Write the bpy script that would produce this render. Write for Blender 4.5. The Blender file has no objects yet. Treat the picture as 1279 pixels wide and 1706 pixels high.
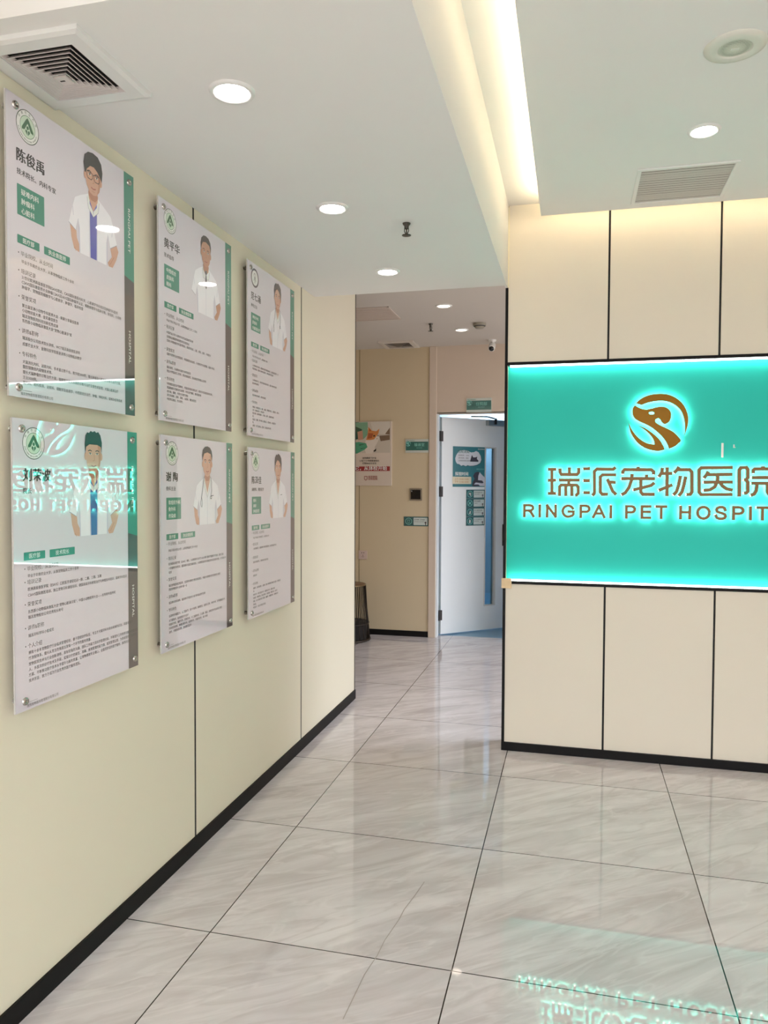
import bpy, bmesh, math, random
from mathutils import Vector, Matrix
PI = math.pi
C = bpy.context.scene.collection
SC = bpy.context.scene

# ------------------------------------------------------------------ camera
def camera():
    yaw, pitch, roll = .245220482, -.0333128521, .00438202484
    f = Vector((-math.sin(yaw)*math.cos(pitch), math.cos(yaw)*math.cos(pitch), math.sin(pitch)))
    r = Vector((math.cos(yaw), math.sin(yaw), 0)); u = r.cross(f)
    r2 = math.cos(roll)*r + math.sin(roll)*u
    u2 = -math.sin(roll)*r + math.cos(roll)*u
    cd = bpy.data.cameras.new('camera'); o = bpy.data.objects.new('camera', cd); C.objects.link(o)
    cd.sensor_fit = 'VERTICAL'; cd.sensor_height = 36; cd.lens = 1262.38/1706*36
    cd.clip_start = .05
    M = Matrix((r2, u2, -f)).transposed().to_4x4(); M.translation = (0, 0, 1.465)
    o.matrix_world = M
    SC.camera = o
camera()

# ------------------------------------------------------------------ light and exposure
WORLD = 6.0            # daylight entering through the open shop front behind the camera
L_DOWN = 30.0           # round downlights of the lobby
L_CORR = 4.2           # round downlights of the corridor
L_COVE = 25.0           # warm strip in the ceiling cove
L_SIGN = 7.0           # strips above and below the green board
L_HALO = 32.0          # lights inside the letters
L_ROOM = 18.0           # added panel standing in for daylight in the treatment room
L_BRANCH = 10.0         # added unseen panel behind the sign wall that brightens the door
w = bpy.data.worlds.new('daylight'); SC.world = w; w.use_nodes = True
bg = w.node_tree.nodes['Background']; bg.inputs[1].default_value = WORLD
_tc = w.node_tree.nodes.new('ShaderNodeTexCoord'); _sp = w.node_tree.nodes.new('ShaderNodeSeparateXYZ'); _cr = w.node_tree.nodes.new('ShaderNodeValToRGB')
_mr = w.node_tree.nodes.new('ShaderNodeMapRange'); _mr.inputs[1].default_value = -1; _mr.inputs[2].default_value = 1
w.node_tree.links.new(_tc.outputs['Generated'], _sp.inputs[0]); w.node_tree.links.new(_sp.outputs[2], _mr.inputs[0]); w.node_tree.links.new(_mr.outputs[0], _cr.inputs[0]); w.node_tree.links.new(_cr.outputs[0], bg.inputs[0])
_e = _cr.color_ramp.elements            # street level darker, open sky above
_e[0].position = .44; _e[0].color = (.30, .285, .28, 1); _e[1].position = .66; _e[1].color = (.945, .97, 1.03, 1)
_x = _e.new(.52); _x.color = (.20, .185, .175, 1)
SC.view_settings.view_transform = 'Standard'; SC.view_settings.look = 'None'
SC.view_settings.gamma = 1; SC.view_settings.use_curve_mapping = False
SC.view_settings.exposure = 0.43
SC.cycles.use_denoising = True
SC.cycles.max_bounces = 10; SC.cycles.diffuse_bounces = 6; SC.cycles.glossy_bounces = 5
SC.cycles.sample_clamp_indirect = 12

# ------------------------------------------------------------------ materials
def lin(c):
    return tuple(((x/255)/12.92 if x/255 <= .04045 else ((x/255+.055)/1.055)**2.4) for x in c) + (1,)
MATS = {}
def mat(name, rgb, rough=.5, metal=0, coat=0, vary=.03, scale=9, spec=.5, emit=None, bump=0):
    if name in MATS: return MATS[name]
    m = bpy.data.materials.new(name); m.use_nodes = True; nt = m.node_tree
    b = nt.nodes['Principled BSDF']
    tc = nt.nodes.new('ShaderNodeTexCoord'); nz = nt.nodes.new('ShaderNodeTexNoise')
    nz.inputs['Scale'].default_value = scale; nz.inputs['Detail'].default_value = 3
    nt.links.new(tc.outputs['Object'], nz.inputs['Vector'])
    mx = nt.nodes.new('ShaderNodeMix'); mx.data_type = 'RGBA'
    base = lin(rgb); k = 1-vary*2
    mx.inputs[6].default_value = base; mx.inputs[7].default_value = (base[0]*k, base[1]*k, base[2]*k, 1)
    nt.links.new(nz.outputs[0], mx.inputs[0]); nt.links.new(mx.outputs[2], b.inputs['Base Color'])
    b.inputs['Roughness'].default_value = rough; b.inputs['Metallic'].default_value = metal
    b.inputs['Coat IOR'].default_value = 1.85; b.inputs['Coat Weight'].default_value = coat; b.inputs['Coat Roughness'].default_value = .0
    b.inputs['Specular IOR Level'].default_value = spec
    if emit:
        b.inputs['Emission Color'].default_value = lin(rgb); b.inputs['Emission Strength'].default_value = emit
    if bump:
        bp = nt.nodes.new('ShaderNodeBump'); bp.inputs['Strength'].default_value = bump; bp.inputs['Distance'].default_value = .002
        n2 = nt.nodes.new('ShaderNodeTexNoise'); n2.inputs['Scale'].default_value = 120
        nt.links.new(tc.outputs['Object'], n2.inputs['Vector']); nt.links.new(n2.outputs[0], bp.inputs['Height'])
        nt.links.new(bp.outputs[0], b.inputs['Normal'])
    MATS[name] = m; return m

def floor_mat():
    m = bpy.data.materials.new('polished_stone_tile'); m.use_nodes = True; nt = m.node_tree; N = nt.nodes; K = nt.links
    b = N['Principled BSDF']; tc = N.new('ShaderNodeTexCoord')
    sx = N.new('ShaderNodeSeparateXYZ'); K.new(tc.outputs['Object'], sx.inputs[0])
    def math_(op, a, bb=None, c=None):
        n = N.new('ShaderNodeMath'); n.operation = op
        for i, v in enumerate((a, bb, c)):
            if v is None: continue
            if isinstance(v, (int, float)): n.inputs[i].default_value = v
            else: K.new(v, n.inputs[i])
        return n.outputs[0]
    tx = math_('DIVIDE', math_('ADD', sx.outputs[0], .341+8), .8)
    ty = math_('DIVIDE', math_('ADD', sx.outputs[1], -2.252+8), .798)
    fx, fy = math_('FRACT', tx), math_('FRACT', ty)
    ix, iy = math_('FLOOR', tx), math_('FLOOR', ty)
    ex = math_('MINIMUM', fx, math_('SUBTRACT', 1, fx)); ey = math_('MINIMUM', fy, math_('SUBTRACT', 1, fy))
    grout = math_('LESS_THAN', math_('MINIMUM', ex, ey), .0026)
    # streaked marble, shifted tile by tile
    cv = N.new('ShaderNodeCombineXYZ')
    K.new(math_('ADD', sx.outputs[0], math_('MULTIPLY', ix, 3.7)), cv.inputs[0])
    K.new(math_('ADD', sx.outputs[1], math_('MULTIPLY', iy, 5.3)), cv.inputs[1])
    K.new(math_('MULTIPLY', math_('ADD', ix, iy), 1.7), cv.inputs[2])
    mp = N.new('ShaderNodeMapping'); mr = N.new('ShaderNodeMapping'); mr.inputs['Rotation'].default_value = (0, 0, math.radians(-37)); mp.inputs['Scale'].default_value = (.9, 4.2, 1)
    K.new(cv.outputs[0], mr.inputs[0]); K.new(mr.outputs[0], mp.inputs[0])
    n1 = N.new('ShaderNodeTexNoise'); n1.inputs['Scale'].default_value = 1.5; n1.inputs['Detail'].default_value = 7; n1.inputs['Roughness'].default_value = .6; n1.inputs['Distortion'].default_value = .9
    K.new(mp.outputs[0], n1.inputs['Vector'])
    r1 = N.new('ShaderNodeValToRGB'); e = r1.color_ramp.elements
    e[0].position = .30; e[0].color = lin((188, 180, 180)); e[1].position = .72; e[1].color = lin((220, 215, 216))
    a = e.new(.47); a.color = lin((204, 198, 199)); a = e.new(.56); a.color = lin((212, 206, 207))
    K.new(n1.outputs[0], r1.inputs[0])
    # thin darker and lighter veins
    n2 = N.new('ShaderNodeTexNoise'); n2.inputs['Scale'].default_value = 1.1; n2.inputs['Detail'].default_value = 5; n2.inputs['Distortion'].default_value = 1.6
    K.new(mp.outputs[0], n2.inputs['Vector'])
    vein = math_('MULTIPLY', math_('SUBTRACT', 1, math_('MINIMUM', math_('MULTIPLY', math_('ABSOLUTE', math_('SUBTRACT', n2.outputs[0], .5)), 22), 1)), .55)
    m1 = N.new('ShaderNodeMix'); m1.data_type = 'RGBA'; K.new(vein, m1.inputs[0]); K.new(r1.outputs[0], m1.inputs[6]); m1.inputs[7].default_value = lin((190, 182, 182))
    n3 = N.new('ShaderNodeTexNoise'); n3.inputs['Scale'].default_value = 2.3; n3.inputs['Detail'].default_value = 5; n3.inputs['Distortion'].default_value = 1.2
    K.new(mp.outputs[0], n3.inputs['Vector'])
    v2 = math_('MULTIPLY', math_('SUBTRACT', 1, math_('MINIMUM', math_('MULTIPLY', math_('ABSOLUTE', math_('SUBTRACT', n3.outputs[0], .55)), 22), 1)), .34)
    m2 = N.new('ShaderNodeMix'); m2.data_type = 'RGBA'; K.new(v2, m2.inputs[0]); K.new(m1.outputs[2], m2.inputs[6]); m2.inputs[7].default_value = lin((228, 223, 223))
    m3 = N.new('ShaderNodeMix'); m3.data_type = 'RGBA'; K.new(grout, m3.inputs[0]); K.new(m2.outputs[2], m3.inputs[6]); m3.inputs[7].default_value = lin((52, 46, 42))
    K.new(m3.outputs[2], b.inputs['Base Color'])
    b.inputs['Roughness'].default_value = .025; b.inputs['IOR'].default_value = 1.5
    return m

CREAM = mat('cream_wall_panel', (228, 222, 202), .38, vary=.015, scale=2, spec=.35)
CREAMF = mat('front_wall_panel', (228, 220, 205), .38, vary=.015, scale=2, spec=.35)
CREAMC = mat('dimmed_cream_panel', (206, 190, 160), .45, vary=.015, scale=2, spec=.3)  # the lobby cream again, its colour darkened for the dimmer corridor light
PINKC = mat('corridor_blush_panel', (208, 192, 176), .45, vary=.015, scale=2, spec=.3)
BLACK = mat('black_trim', (12, 10, 10), .5, vary=.05, spec=.2)
JOINT = mat('black_joint', (10, 9, 9), .6)
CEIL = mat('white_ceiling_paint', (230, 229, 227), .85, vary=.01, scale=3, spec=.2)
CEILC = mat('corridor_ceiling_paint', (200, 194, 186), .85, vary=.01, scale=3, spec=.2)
WHITE = mat('white_enamel', (226, 226, 224), .35, vary=.01)
GREY = mat('grey_shadow_gap', (60, 58, 56), .7)
DARK = mat('dark_duct', (28, 25, 24), .8)
CHROME = mat('polished_steel', (190, 186, 180), .16, metal=1, vary=.03)
LENS = mat('lamp_lens', (255, 248, 238), .4, emit=L_DOWN, vary=0)
LENSC = mat('corridor_lamp_lens', (255, 238, 218), .4, emit=L_CORR, vary=0)
PRINT = mat('acrylic_print_white', (222, 216, 226), .35, coat=1, vary=.008, scale=1.5)
EDGE = mat('acrylic_edge', (188, 186, 184), .2, coat=.5)
def ink(name, rgb): return mat('print_'+name, rgb, .4, coat=1, vary=.012, scale=40)

# ------------------------------------------------------------------ mesh builder
class MB:
    def __init__(s): s.v = []; s.f = []; s.m = []; s.mats = []; s.sm = []
    def mi(s, m):
        if m not in s.mats: s.mats.append(m)
        return s.mats.index(m)
    def add(s, vs, fs, m, smooth=False):
        b = len(s.v); s.v += [tuple(v) for v in vs]; i = s.mi(m)
        for f in fs: s.f.append([b+k for k in f]); s.m.append(i); s.sm.append(smooth)
    def box(s, x0, x1, y0, y1, z0, z1, m):
        vs = [(x, y, z) for z in (z0, z1) for y in (y0, y1) for x in (x0, x1)]
        s.add(vs, [(0, 2, 3, 1), (4, 5, 7, 6), (0, 1, 5, 4), (2, 6, 7, 3), (0, 4, 6, 2), (1, 3, 7, 5)], m)
    def poly(s, pts, z, m): s.add([(x, y, z) for x, y in pts], [list(range(len(pts)))], m)
    def rect(s, x0, y0, x1, y1, z, m, r=0):
        if x0 > x1: x0, x1 = x1, x0
        if y0 > y1: y0, y1 = y1, y0
        if r:
            pts = []
            for cx, cy, a in ((x1-r, y0+r, -90), (x1-r, y1-r, 0), (x0+r, y1-r, 90), (x0+r, y0+r, 180)):
                pts += [(cx+r*math.cos(math.radians(a+t)), cy+r*math.sin(math.radians(a+t))) for t in (0, 30, 60, 90)]
            s.poly(pts, z, m)
        else: s.poly([(x0, y0), (x1, y0), (x1, y1), (x0, y1)], z, m)
    def disc(s, cx, cy, rx, ry, z, m, n=28):
        s.poly([(cx+rx*math.cos(2*PI*i/n), cy+ry*math.sin(2*PI*i/n)) for i in range(n)], z, m)
    def ring(s, cx, cy, r0, r1, z, m, n=40):
        vs = []
        for i in range(n):
            c, d = math.cos(2*PI*i/n), math.sin(2*PI*i/n); vs += [(cx+r0*c, cy+r0*d, z), (cx+r1*c, cy+r1*d, z)]
        s.add(vs, [(2*i, 2*i+1, (2*i+3) % (2*n), (2*i+2) % (2*n)) for i in range(n)], m)
    def lathe(s, prof, m, axis='Z', o=(0, 0, 0), n=32, smooth=True, caps=True):
        vs = []
        for r, h in prof:
            for i in range(n):
                a = 2*PI*i/n; x, y = r*math.cos(a), r*math.sin(a)
                p = {'Z': (x, y, h), 'Y': (x, h, y), 'X': (h, x, y)}[axis]
                vs.append((p[0]+o[0], p[1]+o[1], p[2]+o[2]))
        fs = [(j*n+i, j*n+(i+1) % n, (j+1)*n+(i+1) % n, (j+1)*n+i) for j in range(len(prof)-1) for i in range(n)]
        s.add(vs, fs, m, smooth)
        if caps:
            k = len(s.v)-len(vs)
            for j in (0, len(prof)-1):
                if prof[j][0] > 1e-6: s.f.append([k+j*n+i for i in range(n)]); s.m.append(s.mi(m)); s.sm.append(False)
    def tube(s, pts, r, m, n=8):
        P = [Vector(p) for p in pts]; rs = r if isinstance(r, (list, tuple)) else [r]*len(P); vs = []
        for i, p in enumerate(P):
            d = (P[min(i+1, len(P)-1)]-P[max(i-1, 0)]).normalized()
            a = d.orthogonal().normalized() if i == 0 else (a-d*a.dot(d)).normalized()
            b = d.cross(a)
            vs += [p+(a*math.cos(2*PI*k/n)+b*math.sin(2*PI*k/n))*rs[i] for k in range(n)]
        fs = [(j*n+k, j*n+(k+1) % n, (j+1)*n+(k+1) % n, (j+1)*n+k) for j in range(len(P)-1) for k in range(n)]
        fs += [list(range(n)), [(len(P)-1)*n+k for k in range(n)]]
        s.add(vs, fs, m, True)
    def line(s, pts, wd, z, m):                      # flat stroke in the local plane
        L, R = offset(pts, wd/2)
        for i in range(len(pts)-1): s.poly([R[i], R[i+1], L[i+1], L[i]], z, m)
    def build(s, name, parent=None, loc=None, rot=None, bevel=0):
        me = bpy.data.meshes.new(name); me.from_pydata(s.v, [], s.f)
        for m in s.mats: me.materials.append(m)
        me.polygons.foreach_set('material_index', s.m); me.polygons.foreach_set('use_smooth', s.sm)
        me.update()
        o = bpy.data.objects.new(name, me); C.objects.link(o)
        if parent: o.parent = parent
        if loc: o.location = loc
        if rot: o.rotation_euler = rot
        if bevel:
            b = o.modifiers.new('bevel', 'BEVEL'); b.width = bevel; b.segments = 2; b.limit_method = 'ANGLE'
        return o

def offset(pts, h):
    L, R = [], []
    for i, p in enumerate(pts):
        a = Vector(pts[max(i-1, 0)]); c = Vector(pts[min(i+1, len(pts)-1)]); p = Vector(p)
        d1 = (p-a).normalized() if i > 0 else (c-p).normalized()
        d2 = (c-p).normalized() if i < len(pts)-1 else d1
        n1, n2 = Vector((-d1.y, d1.x)), Vector((-d2.y, d2.x)); n = (n1+n2)
        n = n.normalized() if n.length > 1e-6 else n1
        k = h/max(.55, n.dot(n1)); L.append(tuple(p+n*k)); R.append(tuple(p-n*k))
    return L, R

def tag(o, label, cat, group=None):
    o['label'] = label; o['category'] = cat
    if group: o['group'] = group
    return o
def thing(name, label, cat, loc=(0, 0, 0), rot=(0, 0, 0), group=None):
    o = bpy.data.objects.new(name, None); o.empty_display_size = .05; C.objects.link(o)
    o.location = loc; o.rotation_euler = rot
    return tag(o, label, cat, group)
def struct(o): o['kind'] = 'structure'; return o
FX, FY = (PI/2, 0, PI/2), (PI/2, 0, 0)               # facing +X, facing -Y

# ------------------------------------------------------------------ lettering (Blender's own font)
TC = bpy.data.curves.new('lettering', 'FONT'); TC.resolution_u = 2
TO = bpy.data.objects.new('lettering', TC); C.objects.link(TO)
CACHE = {}
def glyphs(body, bold=0):
    k = (body, bold)
    if k not in CACHE:
        TC.body = body; TC.offset = bold; TC.size = 1
        dg = bpy.context.evaluated_depsgraph_get(); dg.update()
        ev = TO.evaluated_get(dg); me = ev.to_mesh()
        CACHE[k] = ([(v.co.x, v.co.y) for v in me.vertices], [list(p.vertices) for p in me.polygons])
        ev.to_mesh_clear()
    return CACHE[k]
def text(mb, body, size, x, y, z, m, align='L', bold=0, turn=0, width=None):
    vs, fs = glyphs(body)
    if not vs: return
    x0, x1 = min(v[0] for v in vs), max(v[0] for v in vs)
    s = size; sx = size if width is None else width/(x1-x0)
    off = {'L': -x0, 'C': -(x0+x1)/2, 'R': -x1}[align]
    c, d = math.cos(turn), math.sin(turn)
    for k, (bx, by) in enumerate(((0, 0), (1, .3), (-1, -.3)) if bold else ((0, 0),)):
        out = []
        for vx, vy in vs:
            px, py = (vx+off+bx*bold)*sx, (vy+by*bold)*s
            out.append((x+px*c-py*d, y+px*d+py*c, z+k*.000008))
        mb.add(out, fs, m)

# ================================================================== the setting
m = MB(); m.box(-3.3, 3.2, -2.6, 7.37, -.06, 0, floor_mat()); FLOOR = struct(m.build('floor'))
m = MB(); CR = mat('tile_crack', (158, 149, 143), .6)
m.line([(-.52, 2.72), (-.535, 2.62), (-.553, 2.52), (-.556, 2.46), (-.575, 2.33), (-.578, 2.25), (-.592, 2.15), (-.598, 1.95)], 0.0028, .0004, CR)
m.build('hairline_crack', FLOOR)
m = MB(); m.box(-3.3, 1.4, 7.37, 10.6, -.06, -.002, mat('blue_vinyl_floor', (120, 158, 182), .35)); struct(m.build('floor'))

# left lobby wall: cream panels on a black backing
JY = [-2.6, .31, 1.515, 2.725, 3.937, 4.985]
m = MB()
m.box(-1.62, -1.4558, -2.6, 4.984, 0, 2.815, JOINT)
for a, b in zip(JY, JY[1:]):
    m.box(-1.47, -1.455, a+(.007 if a > -2 else 0), b-(.007 if b < 4.9 else 0), 0, 2.815, CREAM)
m.box(-1.635, -1.62, -2.6, 4.985, 0, 2.815, CREAMC)
struct(m.build('wall_left'))
m = MB(); m.box(-1.636, -1.453, 4.985, 4.998, 0, 2.815, mat('dark_bronze_edge', (66, 56, 44), .4)); struct(m.build('trim_1'))
m = MB(); m.box(-1.4549, -1.447, -2.6, 4.998, 0, .062, BLACK); struct(m.build('baseboard_left'))

# sign wall
YS = 4.228
def panel_row(mb, xs, z0, z1, g=.0055):
    for a, b in zip(xs, xs[1:]): mb.box(a+(g if a > -.3 else 0), b-(g if b < 3 else 0), YS, YS+.012, z0, z1, CREAMF)
m = MB()
XJ = [-.361, .168, .718, 1.268, 1.818, 2.5, 3.05]
panel_row(m, XJ, .045, .931); panel_row(m, XJ, 2.15, 3.06)
panel_row(m, [1.282, 1.818, 2.5, 3.05], .945, 2.136)
m.box(-.361, 3.05, YS+.012, YS+.02, .0, .94, JOINT); m.box(-.361, 3.05, YS+.012, YS+.02, 2.14, 3.06, JOINT)
m.box(1.27, 3.05, YS+.012, YS+.02, .94, 2.14, JOINT)
m.box(-.374, 3.05, YS+.075, YS+.17, 0, 3.06, CREAMC)
m.box(-.374, -.361, YS+.004, YS+.075, 0, 3.06, CREAMC)
struct(m.build('wall_front'))
m = MB(); m.box(-.376, -.361, YS-.006, YS+.004, .04, 2.556, BLACK); struct(m.build('trim_2'))
m = MB(); m.box(-.361, 1.282, YS-.006, YS+.034, 2.134, 2.15, BLACK); struct(m.build('trim_3'))
m = MB(); m.box(-.361, 1.282, YS-.006, YS+.034, .931, .947, BLACK); struct(m.build('trim_4'))
m = MB(); m.box(1.268, 1.282, YS-.006, YS+.034, .947, 2.134, BLACK); struct(m.build('trim_5'))
m = MB(); m.box(-.374, -.357, YS-.001, YS+.004, 2.556, 2.99, mat('pale_edge_strip', (238, 228, 200), .5)); struct(m.build('trim_6'))
m = MB(); m.box(-.376, 3.05, YS-.012, YS, 0, .046, BLACK); struct(m.build('baseboard_front'))

# ceilings: low soffit, warm cove, dropped board, corridor
m = MB()
m.box(-1.455, -.365, 1.53, 4.15, 2.55, 2.57, CEIL)
m.box(-.377, -.365, 1.53, 4.15, 2.57, 3.0, CEIL)
m.box(-1.455, -.377, 1.53, 1.545, 2.57, 3.0, CEIL)
m.box(-1.455, -.365, 4.135, 4.15, 2.57, 2.83, CEIL)
m.box(-.377, -.365, 4.15, 4.245, 2.555, 3.0, CEIL)
SOFFIT = struct(m.build('ceiling'))
m = MB()
m.box(-.184, 3.05, -2.6, 4.078, 2.88, 2.905, CEIL)
m.box(-.184, -.17, -2.6, 4.078, 2.905, 2.925, CEIL); m.box(-.17, 3.05, 4.064, 4.078, 2.905, 2.925, CEIL)
struct(m.build('ceiling'))
m = MB()
m.box(-.377, 3.05, -2.6, 4.4, 3.0, 3.04, CEIL)
m.box(-1.62, -.377, -2.6, 1.545, 3.0, 3.04, CEIL)
struct(m.build('ceiling'))
m = MB()
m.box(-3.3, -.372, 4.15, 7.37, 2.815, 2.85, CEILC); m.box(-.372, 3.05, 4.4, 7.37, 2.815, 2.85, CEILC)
struct(m.build('ceiling'))
# far lobby side and corridor end
m = MB(); m.box(3.05, 3.15, -2.6, 4.4, 0, 3.04, CREAM); struct(m.build('wall_right'))
m = MB(); m.box(-3.3, -3.2, 4.99, 7.37, 0, 2.85, CREAMC); m.box(-3.2, -1.636, 4.9, 4.985, 0, 2.85, CREAMC); struct(m.build('wall_side'))

# corridor back wall with its door opening
YB = 7.235
m = MB()
m.box(-3.3, -2.069, YB, YB+.12, 0, 2.815, CREAMC); m.box(-2.061, -1.36, YB, YB+.12, 0, 2.815, CREAMC)
m.box(-2.069, -2.061, YB+.004, YB+.12, 0, 2.815, mat('panel_shadow_line', (150, 132, 100), .7))
m.box(-1.36, -1.297, YB+.004, YB+.12, 0, 2.815, CREAMC)
m.box(-1.297, -.38, YB-.004, YB+.12, 2.172, 2.815, PINKC)
m.box(-.38, 3.05, YB-.004, YB+.12, 0, 2.815, PINKC)
struct(m.build('wall_back'))
m = MB(); m.box(-1.3615, -1.292, YB-.014, YB+.004, 0, 2.815, PINKC); struct(m.build('trim_7', bevel=.003))
m = MB(); m.box(-3.3, -1.3615, YB-.012, YB, 0, .055, BLACK); m.box(-.38, 3.05, YB-.016, YB-.004, 0, .055, BLACK); struct(m.build('baseboard_back'))

# treatment room behind the door
BLUEW = mat('cool_white_wall', (208, 220, 228), .6)
m = MB()
m.box(-3.3, 1.4, 10.5, 10.6, 0, 2.8, BLUEW); m.box(-3.4, -3.3, 7.36, 10.6, 0, 2.8, BLUEW); m.box(1.4, 1.5, 7.36, 10.6, 0, 2.8, BLUEW)
struct(m.build('wall_rear'))
m = MB(); m.box(-3.4, 1.5, 7.36, 10.6, 2.75, 2.8, BLUEW); struct(m.build('ceiling'))

# door_1: frame, leaf standing ajar, hinges, glass strip, lock and closer
door = bpy.data.objects.new('door_1', None); C.objects.link(door); door.location = (-1.278, 7.336, 0)
struct(door); door['label'] = 'white door with a narrow glass strip, standing ajar at the end of the corridor'
DF = mat('door_white', (228, 234, 238), .4, vary=.01); STEEL = mat('satin_steel', (170, 176, 178), .3, metal=1)
m = MB()
m.box(-.018, .0, -.105, -.0, 0, 2.168, DF); m.box(.885, .903, -.105, .0, 0, 2.168, DF); m.box(-.018, .903, -.105, .0, 2.168, 2.18, PINKC)
m.build('door_frame', door)
DA = math.radians(42.74)
HW = (.551, .678, .261, 1.864)
DT = .045
m = MB()
for x0, x1, z0, z1 in ((.026, HW[0], .012, 2.15), (HW[1], .87, .012, 2.15), (HW[0], HW[1], .012, HW[2]), (HW[0], HW[1], HW[3], 2.15)):
    m.box(x0, x1, 0, DT, z0, z1, DF)
leaf = m.build('door_leaf', door, rot=(0, 0, DA))
m = MB(); e = .007
for x0, x1, z0, z1 in ((HW[0]-e, HW[0]+.004, HW[2]-e, HW[3]+e), (HW[1]-.012, HW[1]+e, HW[2]-e, HW[3]+e), (HW[0], HW[1], HW[2]-e, HW[2]+.004), (HW[0], HW[1], HW[3]-.004, HW[3]+e)):
    m.box(x0, x1, -.006, DT+.006, z0, z1, mat('glazing_bead', (206, 206, 204), .35))
m.build('glazing_bead', leaf)
gm = bpy.data.materials.new('tinted_glass'); gm.use_nodes = True; nt = gm.node_tree; nt.nodes.remove(nt.nodes['Principled BSDF'])
tr = nt.nodes.new('ShaderNodeBsdfTransparent'); tr.inputs[0].default_value = (.6, .72, .77, 1)
gl = nt.nodes.new('ShaderNodeBsdfGlossy'); gl.inputs['Roughness'].default_value = .03
fr = nt.nodes.new('ShaderNodeFresnel'); mxs = nt.nodes.new('ShaderNodeMixShader')
nt.links.new(fr.outputs[0], mxs.inputs[0]); nt.links.new(tr.outputs[0], mxs.inputs[1]); nt.links.new(gl.outputs[0], mxs.inputs[2])
nt.links.new(mxs.outputs[0], nt.nodes['Material Output'].inputs[0])
m = MB(); m.box(HW[0], HW[1], .019, .025, HW[2], HW[3], gm); m.build('glass_pane', leaf)
for z in (1.912, 1.37, .15):
    m = MB(); m.lathe([(.011, z), (.011, z+.1)], mat('dark_hinge', (40, 36, 36), .5), o=(-.004, -.006, 0), n=14); m.box(-.004, .040, -.003, .001, z, z+.1, MATS['dark_hinge'])
    m.build('hinge', leaf)
m = MB(); m.box(.772, .832, -.012, 0, .862, 1.085, BLACK); m.build('lock_plate', leaf, bevel=.003)
m = MB(); m.lathe([(.014, -.05), (.014, -.012)], BLACK, axis='Y', o=(.80, 0, .935), n=16); m.tube([(.80, -.05, .935), (.77, -.052, .937), (.742, -.05, .938)], [.011, .01, .008], BLACK); m.build('lever_handle', leaf)
closer = MB(); closer.box(.55, .77, -.045, 0, 2.085, 2.145, STEEL); co = closer.build('door_closer', leaf, bevel=.006)
m = MB(); m.box(.63, .65, -.056, -.045, 2.1, 2.16, DARK); m.tube([(.64, -.05, 2.155), (.45, -.17, 2.158), (.30, -.10, 2.16)], .008, STEEL); m.build('closer_arm', co)

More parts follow.
